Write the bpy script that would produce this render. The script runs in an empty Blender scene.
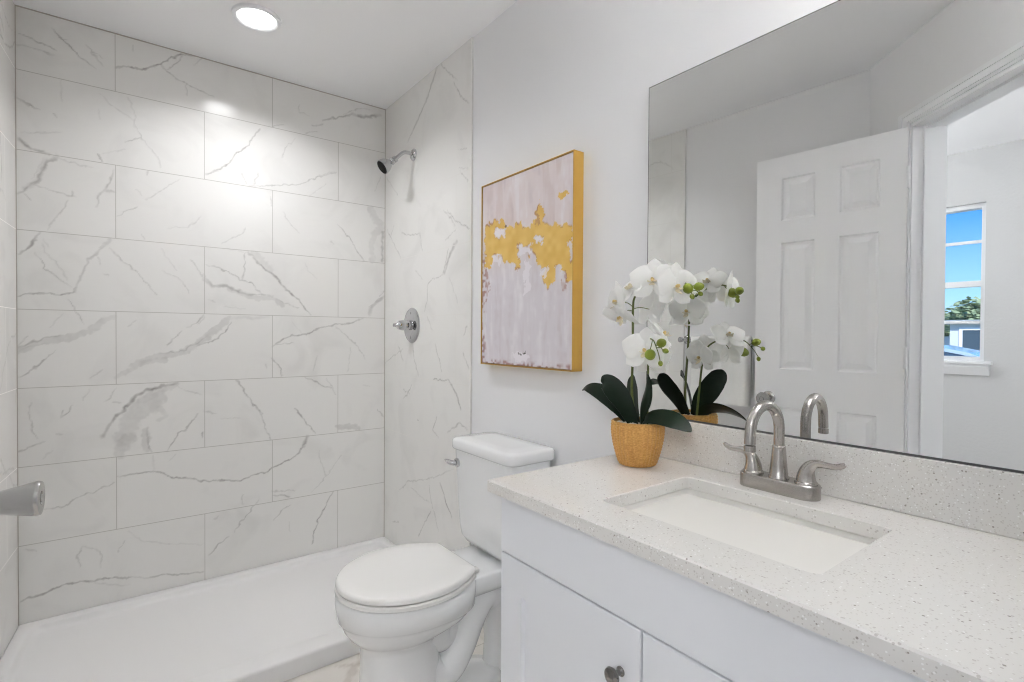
import bpy, bmesh, math, random
import numpy as np
from mathutils import Vector, Matrix

random.seed(7)
PI = math.pi
scene = bpy.context.scene
COL = scene.collection

# ------------------------------------------------------------------ camera, world, sun, exposure
CAM_H = 1.19
FPX, YAW, PITCH, ROLL = 518.61, math.radians(37.1237), math.radians(-0.7006), math.radians(0.345)
_f = Vector((math.sin(YAW) * math.cos(PITCH), math.cos(YAW) * math.cos(PITCH), math.sin(PITCH)))
_r0 = Vector((math.cos(YAW), -math.sin(YAW), 0)); _u0 = _r0.cross(_f)
_r = _r0 * math.cos(ROLL) + _u0 * math.sin(ROLL)
_u = _u0 * math.cos(ROLL) - _r0 * math.sin(ROLL)
cam_data = bpy.data.cameras.new('camera')
cam_data.sensor_width = 36.0
cam_data.lens = FPX / 1024 * 36.0
cam_data.clip_start = 0.02
cam_data.clip_end = 300
cam = bpy.data.objects.new('camera', cam_data); COL.objects.link(cam)
M = Matrix((_r, _u, -_f)).transposed().to_4x4(); M.translation = (0, 0, CAM_H)
cam.matrix_world = M
scene.camera = cam

LIGHT_SHOWER, LIGHT_HALL, LIGHT_UP, LIGHT_DOWN = 5.4, 13.2, 285.0, 15.0        # shower lamp watts, then emission of the added hall globes and fill bar
scene.view_settings.view_transform = 'Standard'
scene.view_settings.look = 'None'
scene.view_settings.exposure = 0.31
scene.view_settings.gamma = 1.0
scene.view_settings.use_curve_mapping = False
try:
    scene.cycles.use_denoising = True
    scene.cycles.use_adaptive_sampling = False
    scene.cycles.filter_width = 1.15
    scene.cycles.max_bounces = 14
    scene.cycles.diffuse_bounces = 8
    scene.cycles.caustics_reflective = True
    scene.cycles.sample_clamp_indirect = 25.0
except Exception:
    pass

def srgb(r, g, b):
    def c(v):
        v /= 255.0
        return v / 12.92 if v <= 0.04045 else ((v + 0.055) / 1.055) ** 2.4
    return (c(r), c(g), c(b), 1.0)

world = bpy.data.worlds.new('sky'); scene.world = world
world.use_nodes = True
wn, wl = world.node_tree.nodes, world.node_tree.links
wn.clear()
_tc = wn.new('ShaderNodeTexCoord'); _sx = wn.new('ShaderNodeSeparateXYZ'); _rp = wn.new('ShaderNodeValToRGB')
_bg = wn.new('ShaderNodeBackground'); _wo = wn.new('ShaderNodeOutputWorld')
wl.new(_tc.outputs['Generated'], _sx.inputs[0]); wl.new(_sx.outputs['Z'], _rp.inputs[0])
wl.new(_rp.outputs[0], _bg.inputs[0]); wl.new(_bg.outputs[0], _wo.inputs[0])
_rp.color_ramp.elements[0].position = 0.0; _rp.color_ramp.elements[0].color = srgb(206, 232, 250)
_rp.color_ramp.elements[1].position = 0.19; _rp.color_ramp.elements[1].color = srgb(66, 152, 240)
_e = _rp.color_ramp.elements.new(0.06); _e.color = srgb(158, 212, 248)
_bg.inputs[1].default_value = 1.3

sun_data = bpy.data.lights.new('sun', 'SUN'); sun_data.energy = 5.5; sun_data.angle = 0.01
sun = bpy.data.objects.new('sun', sun_data); COL.objects.link(sun)
sun.rotation_euler = (math.radians(20), math.radians(38), 0)

# ------------------------------------------------------------------ materials
def nodes_of(name):
    m = bpy.data.materials.new(name); m.use_nodes = True
    nt = m.node_tree
    return m, nt, nt.nodes, nt.links, nt.nodes['Principled BSDF']

def mat(name, col, rough=0.5, metal=0.0, bump=0.0, bscale=60, spec=0.5, coat=0.0, var=0.0, vscale=8, trans=0.0, sss=0.0, vstretch=None):
    """Plain surface with procedural noise for colour variation and bump."""
    m, nt, N, L, b = nodes_of(name)
    b.inputs['Base Color'].default_value = col
    b.inputs['Roughness'].default_value = rough
    b.inputs['Metallic'].default_value = metal
    b.inputs['Specular IOR Level'].default_value = spec
    b.inputs['Coat Weight'].default_value = coat
    b.inputs['Coat Roughness'].default_value = 0.04
    tc = N.new('ShaderNodeTexCoord')
    if trans: b.inputs['Transmission Weight'].default_value = trans
    if sss:
        b.inputs['Subsurface Weight'].default_value = sss
        b.inputs['Subsurface Radius'].default_value = (0.01, 0.01, 0.01)
        b.inputs['Subsurface Scale'].default_value = 0.3
    if var:
        n = N.new('ShaderNodeTexNoise'); n.inputs['Scale'].default_value = vscale; n.inputs['Detail'].default_value = 5
        src = tc.outputs['Object']
        if vstretch:
            mp = N.new('ShaderNodeMapping'); mp.inputs['Scale'].default_value = vstretch
            L.new(src, mp.inputs[0]); src = mp.outputs[0]
        L.new(src, n.inputs['Vector'])
        mx = N.new('ShaderNodeMix'); mx.data_type = 'RGBA'
        c2 = tuple(max(0, c * (1 - var)) for c in col[:3]) + (1,)
        mx.inputs[6].default_value = col; mx.inputs[7].default_value = c2
        L.new(n.outputs['Fac'], mx.inputs[0]); L.new(mx.outputs[2], b.inputs['Base Color'])
    if bump:
        n = N.new('ShaderNodeTexNoise'); n.inputs['Scale'].default_value = bscale; n.inputs['Detail'].default_value = 3
        L.new(tc.outputs['Object'], n.inputs['Vector'])
        bp = N.new('ShaderNodeBump'); bp.inputs['Strength'].default_value = bump; bp.inputs['Distance'].default_value = 0.002
        L.new(n.outputs['Fac'], bp.inputs['Height']); L.new(bp.outputs[0], b.inputs['Normal'])
    return m

def emit(name, col, strength):
    m, nt, N, L, b = nodes_of(name)
    b.inputs['Base Color'].default_value = col
    b.inputs['Emission Color'].default_value = col
    b.inputs['Emission Strength'].default_value = strength
    return m

WALL = mat('wall_paint', srgb(231, 231, 232), 0.75, bump=0.12, bscale=140, spec=0.25)
HALL_WALL = mat('hall_textured_paint', srgb(206, 206, 206), 0.75, bump=0.9, bscale=55, spec=0.25)
CEIL = mat('ceiling_paint', srgb(243, 243, 244), 0.85, bump=0.1, bscale=120, spec=0.2)
TRIM = mat('trim_gloss_paint', srgb(236, 237, 239), 0.32, spec=0.5)
DOORP = mat('door_paint', srgb(243, 243, 244), 0.38, bump=0.05, bscale=200)
CABP = mat('cabinet_paint', srgb(229, 231, 235), 0.34, bump=0.02, bscale=200)
CERAMIC = mat('white_ceramic', srgb(236, 237, 237), 0.09, spec=0.55, coat=0.5)
SEATP = mat('white_seat_plastic', srgb(232, 231, 228), 0.2, spec=0.5)
ACRYL = mat('shower_acrylic', srgb(233, 232, 231), 0.42, spec=0.5)
CHROME = mat('chrome', (0.56, 0.56, 0.57, 1), 0.06, 1.0)
NICKEL = mat('brushed_nickel', (0.50, 0.475, 0.45, 1), 0.27, 1.0, var=0.12, vscale=60, vstretch=(1, 1, 14))
SATIN = mat('satin_knob_metal', (0.46, 0.455, 0.44, 1), 0.26, 1.0, var=0.1, vscale=40)
DARKNOB = mat('dark_polished_nickel', (0.22, 0.21, 0.20, 1), 0.16, 1.0)
BLACKR = mat('black_rubber', (0.006, 0.006, 0.006, 1), 0.7, spec=0.08)
DARKGAP = mat('dark_gap', (0.05, 0.05, 0.05, 1), 0.8)
GOLD = mat('gold_frame_foil', srgb(206, 164, 78), 0.42, 0.45, var=0.12, vscale=30)
LEAF = mat('orchid_leaf', srgb(20, 38, 23), 0.38, var=0.55, vscale=25, spec=0.2)
STEM = mat('orchid_stem', srgb(96, 108, 46), 0.5, var=0.35, vscale=40)
BUD = mat('orchid_bud', srgb(128, 142, 30), 0.42, var=0.35, vscale=60)
def petal_mat():
    m, nt, N, L, b = nodes_of('orchid_petal')
    b.inputs['Base Color'].default_value = srgb(250, 250, 249); b.inputs['Roughness'].default_value = 0.55; b.inputs['Specular IOR Level'].default_value = 0.25
    out = [n for n in N if n.type == 'OUTPUT_MATERIAL'][0]
    t = N.new('ShaderNodeBsdfTranslucent'); t.inputs[0].default_value = srgb(252, 252, 250)
    tc = N.new('ShaderNodeTexCoord'); n = N.new('ShaderNodeTexNoise'); n.inputs['Scale'].default_value = 90; L.new(tc.outputs['Object'], n.inputs['Vector'])
    bp = N.new('ShaderNodeBump'); bp.inputs['Strength'].default_value = 0.15; bp.inputs['Distance'].default_value = 0.001
    L.new(n.outputs['Fac'], bp.inputs['Height']); L.new(bp.outputs[0], b.inputs['Normal'])
    mx = N.new('ShaderNodeMixShader'); mx.inputs[0].default_value = 0.5
    L.new(b.outputs[0], mx.inputs[1]); L.new(t.outputs[0], mx.inputs[2]); L.new(mx.outputs[0], out.inputs[0])
    return m
PETAL = petal_mat()
LIPM = mat('orchid_lip', srgb(246, 236, 210), 0.5, var=0.35, vscale=160)
LIPC = mat('orchid_column', srgb(232, 204, 140), 0.5, var=0.3, vscale=200)
PEBBLE = mat('pale_pebbles', srgb(222, 218, 208), 0.6, var=0.2, vscale=50)
TOWEL = mat('white_terry', srgb(240, 240, 238), 0.95, bump=1.0, bscale=500, spec=0.1)
LENS = emit('shower_light_lens', (1, 0.99, 0.975, 1), 4.0)
UP_FILL = emit('fill_bar_upper_glow', (0.965, 0.98, 1, 1), LIGHT_UP)  # glow of the added bar above the mirror
DOWN_FILL = emit('fill_bar_lower_glow', (1, 0.99, 0.98, 1), LIGHT_DOWN)
HALL_FILL = emit('hall_fill_glow', (0.955, 0.975, 1, 1), LIGHT_HALL)  # glow of the added hall globes
EDGE_TRIM = mat('pale_tile_edge', srgb(226, 225, 222), 0.35)
SINKC = mat('sink_porcelain', srgb(232, 230, 225), 0.12, spec=0.5)
CAULK = mat('white_caulk', srgb(225, 224, 220), 0.5)

def glass_mat():
    m, nt, N, L, b = nodes_of('window_glass')
    out = [n for n in N if n.type == 'OUTPUT_MATERIAL'][0]
    t = N.new('ShaderNodeBsdfTransparent'); g = N.new('ShaderNodeBsdfGlossy'); g.inputs['Roughness'].default_value = 0.02
    mx = N.new('ShaderNodeMixShader'); fr = N.new('ShaderNodeFresnel'); fr.inputs[0].default_value = 1.25
    L.new(fr.outputs[0], mx.inputs[0]); L.new(t.outputs[0], mx.inputs[1]); L.new(g.outputs[0], mx.inputs[2])
    L.new(mx.outputs[0], out.inputs[0])
    return m
GLASS = glass_mat()

def mirror_mat():
    m, nt, N, L, b = nodes_of('mirror_silver')
    b.inputs['Metallic'].default_value = 1.0
    b.inputs['Base Color'].default_value = (0.83, 0.84, 0.83, 1)
    b.inputs['Roughness'].default_value = 0.0
    return m
MIRROR = mirror_mat()

def math_node(N, L, op, a, b=None, c=None):
    n = N.new('ShaderNodeMath'); n.operation = op
    for i, v in enumerate((a, b, c)):
        if v is None: continue
        if hasattr(v, 'default_value') or hasattr(v, 'links'): L.new(v, n.inputs[i])
        else: n.inputs[i].default_value = v
    return n.outputs[0]

TW, TH = 0.6116, 0.3068
def tile_mat(name, axis, a0, a1, z0, base, vein, grout, rough, umin=-50.0):
    """Marble tile in running bond; the veins come from the mesh attribute, the grout from tile maths."""
    m, nt, N, L, b = nodes_of(name)
    tc = N.new('ShaderNodeTexCoord'); sp = N.new('ShaderNodeSeparateXYZ'); L.new(tc.outputs['Object'], sp.inputs[0])
    u = sp.outputs[axis[0]]; v = sp.outputs[axis[1]]
    rowf = math_node(N, L, 'DIVIDE', math_node(N, L, 'SUBTRACT', v, z0), TH)
    row = math_node(N, L, 'FLOOR', rowf)
    odd = math_node(N, L, 'ABSOLUTE', math_node(N, L, 'SUBTRACT', row, math_node(N, L, 'MULTIPLY', 2.0, math_node(N, L, 'FLOOR', math_node(N, L, 'DIVIDE', row, 2.0)))))
    off = math_node(N, L, 'ADD', a0, math_node(N, L, 'MULTIPLY', odd, a1 - a0))
    uf = math_node(N, L, 'DIVIDE', math_node(N, L, 'SUBTRACT', u, off), TW)
    def edge(x, size):
        fr = math_node(N, L, 'FRACT', x)
        return math_node(N, L, 'MULTIPLY', math_node(N, L, 'MINIMUM', fr, math_node(N, L, 'SUBTRACT', 1.0, fr)), size)
    d = math_node(N, L, 'MINIMUM', math_node(N, L, 'ADD', edge(uf, TW), math_node(N, L, 'LESS_THAN', u, umin)), edge(rowf, TH))
    g = math_node(N, L, 'LESS_THAN', d, 0.0014)
    col = math_node(N, L, 'FLOOR', uf)
    wn_ = N.new('ShaderNodeTexWhiteNoise'); wn_.noise_dimensions = '2D'
    cmb = N.new('ShaderNodeCombineXYZ'); L.new(col, cmb.inputs[0]); L.new(row, cmb.inputs[1]); L.new(cmb.outputs[0], wn_.inputs['Vector'])
    at = N.new('ShaderNodeAttribute'); at.attribute_name = 'vein'
    nz = N.new('ShaderNodeTexNoise'); nz.inputs['Scale'].default_value = 4; nz.inputs['Detail'].default_value = 6; nz.inputs['Distortion'].default_value = 1.2
    L.new(tc.outputs['Object'], nz.inputs['Vector'])
    soft = math_node(N, L, 'MULTIPLY', math_node(N, L, 'MAXIMUM', math_node(N, L, 'SUBTRACT', nz.outputs['Fac'], 0.52), 0.0), 0.55)
    vf = math_node(N, L, 'MINIMUM', math_node(N, L, 'ADD', at.outputs['Fac'], soft), 1.0)
    mx = N.new('ShaderNodeMix'); mx.data_type = 'RGBA'; mx.inputs[6].default_value = base; mx.inputs[7].default_value = vein
    L.new(vf, mx.inputs[0])
    mg = N.new('ShaderNodeMix'); mg.data_type = 'RGBA'; mg.inputs[7].default_value = grout
    L.new(g, mg.inputs[0]); L.new(mx.outputs[2], mg.inputs[6])
    L.new(mg.outputs[2], b.inputs['Base Color'])
    rr = math_node(N, L, 'ADD', rough, math_node(N, L, 'MULTIPLY', g, 0.5)); L.new(rr, b.inputs['Roughness'])
    bp = N.new('ShaderNodeBump'); bp.inputs['Strength'].default_value = 0.25; bp.inputs['Distance'].default_value = 0.001
    L.new(math_node(N, L, 'SUBTRACT', 1.0, g), bp.inputs['Height']); L.new(bp.outputs[0], b.inputs['Normal'])
    return m
TBASE, TVEIN, TGROUT = srgb(232, 231, 228), srgb(146, 143, 139), srgb(188, 185, 180)
Z_ROW = CAM_H + 1.0077
TILE_BACK = tile_mat('marble_tile_back', (0, 2), -0.0115, 0.3113, Z_ROW, TBASE, TVEIN, TGROUT, 0.16, -0.285)
TILE_SIDE = tile_mat('marble_tile_side', (1, 2), 1.98, 2.28, Z_ROW, TBASE, TVEIN, srgb(219, 217, 213), 0.2)
TILE_FLOOR = tile_mat('marble_tile_floor', (0, 1), 0.02, 0.33, 0.11, srgb(226, 221, 214), srgb(140, 120, 100), srgb(176, 168, 158), 0.22)

def quartz_mat():
    m, nt, N, L, b = nodes_of('speckled_quartz')
    tc = N.new('ShaderNodeTexCoord')
    col = None
    prev = srgb(222, 220, 216)
    for sc, thr, gate, c in ((150, 0.26, 0.82, srgb(196, 192, 187)), (290, 0.34, 0.76, srgb(206, 202, 197)), (100, 0.17, 0.86, srgb(160, 155, 150)), (210, 0.26, 0.88, srgb(240, 240, 238))):
        v = N.new('ShaderNodeTexVoronoi'); v.inputs['Scale'].default_value = sc; L.new(tc.outputs['Object'], v.inputs['Vector'])
        s = N.new('ShaderNodeSeparateColor'); L.new(v.outputs['Color'], s.inputs[0])
        near = math_node(N, L, 'LESS_THAN', v.outputs['Distance'], thr)
        f = math_node(N, L, 'MULTIPLY', near, math_node(N, L, 'GREATER_THAN', s.outputs[0], gate))
        mx = N.new('ShaderNodeMix'); mx.data_type = 'RGBA'
        if col is None: mx.inputs[6].default_value = prev
        else: L.new(col, mx.inputs[6])
        mx.inputs[7].default_value = c; L.new(f, mx.inputs[0]); col = mx.outputs[2]
    L.new(col, b.inputs['Base Color']); b.inputs['Roughness'].default_value = 0.09
    return m
QUARTZ = quartz_mat()

def wicker_mat():
    m, nt, N, L, b = nodes_of('woven_ochre_wicker')
    tc = N.new('ShaderNodeTexCoord')
    n = N.new('ShaderNodeTexNoise'); n.inputs['Scale'].default_value = 190; n.inputs['Detail'].default_value = 4
    mp = N.new('ShaderNodeMapping'); mp.inputs['Scale'].default_value = (1, 1, 2.2)
    L.new(tc.outputs['Object'], mp.inputs[0]); L.new(mp.outputs[0], n.inputs['Vector'])
    r = N.new('ShaderNodeValToRGB'); r.color_ramp.elements[0].position = 0.3; r.color_ramp.elements[0].color = srgb(176, 124, 56)
    r.color_ramp.elements[1].position = 0.68; r.color_ramp.elements[1].color = srgb(212, 164, 92)
    L.new(n.outputs['Fac'], r.inputs[0]); L.new(r.outputs[0], b.inputs['Base Color'])
    b.inputs['Roughness'].default_value = 0.5
    return m
WICKER = wicker_mat()

def paint_mat():
    m, nt, N, L, b = nodes_of('abstract_painting')
    at = N.new('ShaderNodeAttribute'); at.attribute_name = 'paint'
    L.new(at.outputs['Color'], b.inputs['Base Color']); b.inputs['Roughness'].default_value = 0.6
    tc = N.new('ShaderNodeTexCoord'); n = N.new('ShaderNodeTexNoise'); n.inputs['Scale'].default_value = 120
    L.new(tc.outputs['Object'], n.inputs['Vector'])
    bp = N.new('ShaderNodeBump'); bp.inputs['Strength'].default_value = 0.25; bp.inputs['Distance'].default_value = 0.001
    L.new(n.outputs['Fac'], bp.inputs['Height']); L.new(bp.outputs[0], b.inputs['Normal'])
    return m
PAINTING = paint_mat()

# ------------------------------------------------------------------ mesh helpers
def link(name, me, m, parent=None):
    o = bpy.data.objects.new(name, me); COL.objects.link(o)
    if m is not None:
        for x in (m if isinstance(m, (list, tuple)) else [m]): me.materials.append(x)
    if parent is not None: o.parent = parent
    return o

def root_loc(p):
    while p.parent is not None: p = p.parent
    return p.location.copy()

def obj(name, bm, m, parent=None, smooth=False, local=False, angle=35):
    """Link a bmesh as one object; geometry is in world coordinates unless local."""
    if parent is not None and not local:
        bmesh.ops.translate(bm, verts=bm.verts, vec=-root_loc(parent))
    bmesh.ops.recalc_face_normals(bm, faces=bm.faces)
    me = bpy.data.meshes.new(name); bm.to_mesh(me); bm.free()
    if smooth:
        for p in me.polygons: p.use_smooth = True
        me.set_sharp_from_angle(angle=math.radians(angle))
    return link(name, me, m, parent)

def thing(name, label, cat, loc=(0, 0, 0), rotz=0.0, group=None):
    o = bpy.data.objects.new(name, None); COL.objects.link(o)
    o.location = loc; o.rotation_euler = (0, 0, rotz); o.empty_display_size = 0.05
    return tag(o, label, cat, group)

def tag(o, label, cat, group=None):
    o['label'] = label; o['category'] = cat
    if group: o['group'] = group
    return o

def struct(o):
    o['kind'] = 'structure'
    return o

def BM(): return bmesh.new()

def box(bm, lo, hi, bev=0.0, seg=2):
    lo, hi = Vector(lo), Vector(hi)
    r = bmesh.ops.create_cube(bm, size=1.0)
    vs = r['verts']
    for v in vs:
        v.co = Vector((lo[i] + (v.co[i] + 0.5) * (hi[i] - lo[i]) for i in range(3)))
    if bev:
        es = list({e for v in vs for e in v.link_edges})
        bmesh.ops.bevel(bm, geom=es, offset=bev, segments=seg, affect='EDGES', profile=0.5)
    return bm

def frame_from(t):
    t = t.normalized()
    a = Vector((0, 0, 1)) if abs(t.z) < 0.9 else Vector((1, 0, 0))
    n = (a - t * a.dot(t)).normalized()
    return n, t.cross(n)

def tube(bm, pts, rad, seg=16, caps=True, squash=None):
    """Tube along points; rad is a number or a list, squash = (list of) flattening along the second axis."""
    pts = [Vector(p) for p in pts]
    n = len(pts)
    rads = rad if isinstance(rad, (list, tuple)) else [rad] * n
    sq = squash if isinstance(squash, (list, tuple)) else [squash or 1.0] * n
    rings = []
    N_ = None
    for i, p in enumerate(pts):
        t = (pts[min(i + 1, n - 1)] - pts[max(i - 1, 0)]).normalized()
        if N_ is None: N_, B_ = frame_from(t)
        else:
            N_ = (N_ - t * N_.dot(t)).normalized(); B_ = t.cross(N_)
        rings.append([bm.verts.new(p + (N_ * math.cos(a) * sq[i] + B_ * math.sin(a)) * rads[i]) for a in (2 * PI * k / seg for k in range(seg))])
    skin(bm, rings, caps)
    return bm

def skin(bm, rings, caps=True, closed=True):
    for a, b in zip(rings[:-1], rings[1:]):
        s = len(a)
        for k in range(s if closed else s - 1):
            bm.faces.new((a[k], a[(k + 1) % s], b[(k + 1) % s], b[k]))
    if caps:
        bm.faces.new(list(reversed(rings[0]))); bm.faces.new(rings[-1])

def loft(bm, rings, caps=True):
    skin(bm, [[bm.verts.new(Vector(p)) for p in r] for r in rings], caps)
    return bm

def lathe(bm, prof, center, axis=(0, 0, 1), seg=32, caps=True):
    """prof: list of (radius, distance along axis)."""
    ax = Vector(axis).normalized(); n, b = frame_from(ax); c = Vector(center)
    rings = []
    for r, h in prof:
        rings.append([bm.verts.new(c + ax * h + (n * math.cos(2 * PI * k / seg) + b * math.sin(2 * PI * k / seg)) * max(r, 1e-5)) for k in range(seg)])
    skin(bm, rings, caps)
    return bm

def prism(bm, poly, org, ud, vd, depth):
    """Extrude a 2D polygon (in the ud/vd frame) along depth vector."""
    org, ud, vd, depth = Vector(org), Vector(ud), Vector(vd), Vector(depth)
    a = [bm.verts.new(org + ud * p[0] + vd * p[1]) for p in poly]
    b = [bm.verts.new(v.co + depth) for v in a]
    n = len(a)
    bm.faces.new(a); bm.faces.new(list(reversed(b)))
    for i in range(n): bm.faces.new((a[i], b[i], b[(i + 1) % n], a[(i + 1) % n]))
    return bm

def holed(bm, org, ud, vd, depth, outer, inner):
    """A slab with one rectangular hole; outer/inner = (u0, v0, u1, v1)."""
    org, ud, vd, depth = Vector(org), Vector(ud), Vector(vd), Vector(depth)
    def q(r): return [(r[0], r[1]), (r[2], r[1]), (r[2], r[3]), (r[0], r[3])]
    L = []
    for k in (0, 1):
        L.append([[bm.verts.new(org + ud * p[0] + vd * p[1] + depth * k) for p in q(r)] for r in (outer, inner)])
    for k in range(4):
        j = (k + 1) % 4
        for s in (0, 1): bm.faces.new((L[s][0][k], L[s][0][j], L[s][1][j], L[s][1][k]))
        for w in (0, 1): bm.faces.new((L[0][w][k], L[0][w][j], L[1][w][j], L[1][w][k]))
    return bm

def catmull(pts, n=8):
    pts = [Vector(p) for p in pts]; P = [pts[0]] + pts + [pts[-1]]; out = []
    for i in range(1, len(P) - 2):
        for k in range(n):
            t = k / n; a, b, c, d = P[i - 1], P[i], P[i + 1], P[i + 2]
            out.append(0.5 * ((2 * b) + (c - a) * t + (2 * a - 5 * b + 4 * c - d) * t * t + (3 * b - a - 3 * c + d) * t ** 3))
    out.append(pts[-1]); return out

def lerp_list(vals, n):
    """Resample a list of numbers to n entries."""
    return list(np.interp(np.linspace(0, len(vals) - 1, n), range(len(vals)), vals))

# ------------------------------------------------------------------ veined slabs (vein strength stored per vertex)
def vnoise(u, v, seed):
    rng = np.random.RandomState(seed); T = rng.rand(64, 64)
    iu, iv = np.floor(u).astype(int), np.floor(v).astype(int); fu, fv = u - iu, v - iv
    fu = fu * fu * (3 - 2 * fu); fv = fv * fv * (3 - 2 * fv)
    g = lambda a, b: T[a % 64, b % 64]
    return (g(iu, iv) * (1 - fu) + g(iu + 1, iv) * fu) * (1 - fv) + (g(iu, iv + 1) * (1 - fu) + g(iu + 1, iv + 1) * fu) * fv

def grid_slab(name, org, ud, vd, depth, su, sv, step, m):
    """A slab whose front is a fine grid; returns the object and the front's (u, v) arrays."""
    nu, nv = max(2, int(su / step) + 1), max(2, int(sv / step) + 1)
    org, ud, vd, depth = (np.array(x, float) for x in (org, ud, vd, depth))
    U, V = np.meshgrid(np.linspace(0, su, nu), np.linspace(0, sv, nv))
    front = org + U.reshape(-1, 1) * ud + V.reshape(-1, 1) * vd
    cs = [0, nu - 1, nu * nv - 1, nu * (nv - 1)]
    co = np.vstack([front, front[cs] + depth])
    i = np.arange(nu - 1); j = np.arange(nv - 1)
    a = (j[:, None] * nu + i[None, :]).reshape(-1)
    quads = np.stack([a, a + 1, a + nu + 1, a + nu], 1)
    if np.dot(np.cross(ud, vd), depth) > 0: quads = quads[:, ::-1]
    nf = nu * nv
    back = [[nf, nf + 1, nf + 2, nf + 3]] + [[cs[k], cs[(k + 1) % 4], nf + (k + 1) % 4, nf + k] for k in range(4)]
    faces = np.vstack([quads, np.array(back)])
    me = bpy.data.meshes.new(name)
    me.vertices.add(len(co)); me.vertices.foreach_set('co', co.reshape(-1))
    me.loops.add(faces.size); me.loops.foreach_set('vertex_index', faces.reshape(-1).astype(np.int32))
    me.polygons.add(len(faces)); me.polygons.foreach_set('loop_start', np.arange(0, faces.size, 4, dtype=np.int32))
    me.update(calc_edges=True)
    return link(name, me, m), U, V

def draw_veins(U, V, veins, seed=1):
    """veins: list of (points [(u, v)...], half-width in metres, strength)."""
    out = np.zeros_like(U)
    w1 = (vnoise(U * 55, V * 55, seed) - 0.5) * 0.010 + (vnoise(U * 170, V * 170, seed + 1) - 0.5) * 0.004
    w2 = (vnoise(U * 55 + 9, V * 55, seed + 2) - 0.5) * 0.010 + (vnoise(U * 170, V * 170 + 5, seed + 3) - 0.5) * 0.004
    br = 0.55 + 0.75 * vnoise(U * 70, V * 70, seed + 4)
    cloud = vnoise(U * 24, V * 24, seed + 5) * 0.7 + vnoise(U * 90, V * 90, seed + 6) * 0.45
    UU, VV = U + w1, V + w2
    us, vs = U[0], V[:, 0]
    for pts, hw, st in veins:
        wide = hw > 0.011
        rad = hw * 1.9 + 0.012
        best = np.zeros_like(U)
        for k, (p, q) in enumerate(zip(pts[:-1], pts[1:])):
            i0, i1 = np.searchsorted(us, [min(p[0], q[0]) - rad, max(p[0], q[0]) + rad])
            j0, j1 = np.searchsorted(vs, [min(p[1], q[1]) - rad, max(p[1], q[1]) + rad])
            if i1 <= i0 or j1 <= j0: continue
            x, y = UU[j0:j1, i0:i1], VV[j0:j1, i0:i1]
            dx, dy = q[0] - p[0], q[1] - p[1]; l2 = dx * dx + dy * dy + 1e-12
            t = np.clip(((x - p[0]) * dx + (y - p[1]) * dy) / l2, 0, 1)
            d = np.hypot(x - p[0] - t * dx, y - p[1] - t * dy)
            end = 1.0
            if len(pts) > 2 and not wide:
                s = (k + t) / (len(pts) - 1); end = 0.55 + 0.45 * np.clip(np.minimum(s, 1 - s) * 5, 0, 1)
            if wide:
                st_w = 0.50
                edge = hw * (0.5 + 0.9 * cloud[j0:j1, i0:i1])
                f = np.clip((edge - d) / (hw * 0.35), 0, 1) * np.clip(.30 + .75 * cloud[j0:j1, i0:i1], 0, 1.1) * st_w
            else:
                f = np.clip(1.25 - d / hw, 0, 1) * br[j0:j1, i0:i1]
            best[j0:j1, i0:i1] = np.maximum(best[j0:j1, i0:i1], f * st * end)
        out = np.maximum(out, best) + 0.35 * np.minimum(out, best)
    return np.clip(out, 0, 1)

def set_attr(o, name, vals, nextra=4):
    a = o.data.attributes.new(name, 'FLOAT', 'POINT')
    a.data.foreach_set('value', np.concatenate([vals.reshape(-1), np.zeros(nextra)]).astype(np.float32))

def pix_ray(px, py):
    return _f + _r * ((px - 512) / FPX) + _u * ((341 - py) / FPX)
def on_back(px, py, Y):
    v = pix_ray(px, py); t = Y / v.y; return v.x * t, CAM_H + v.z * t
def on_right(px, py, X):
    v = pix_ray(px, py); t = X / v.x; return v.y * t, CAM_H + v.z * t

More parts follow.
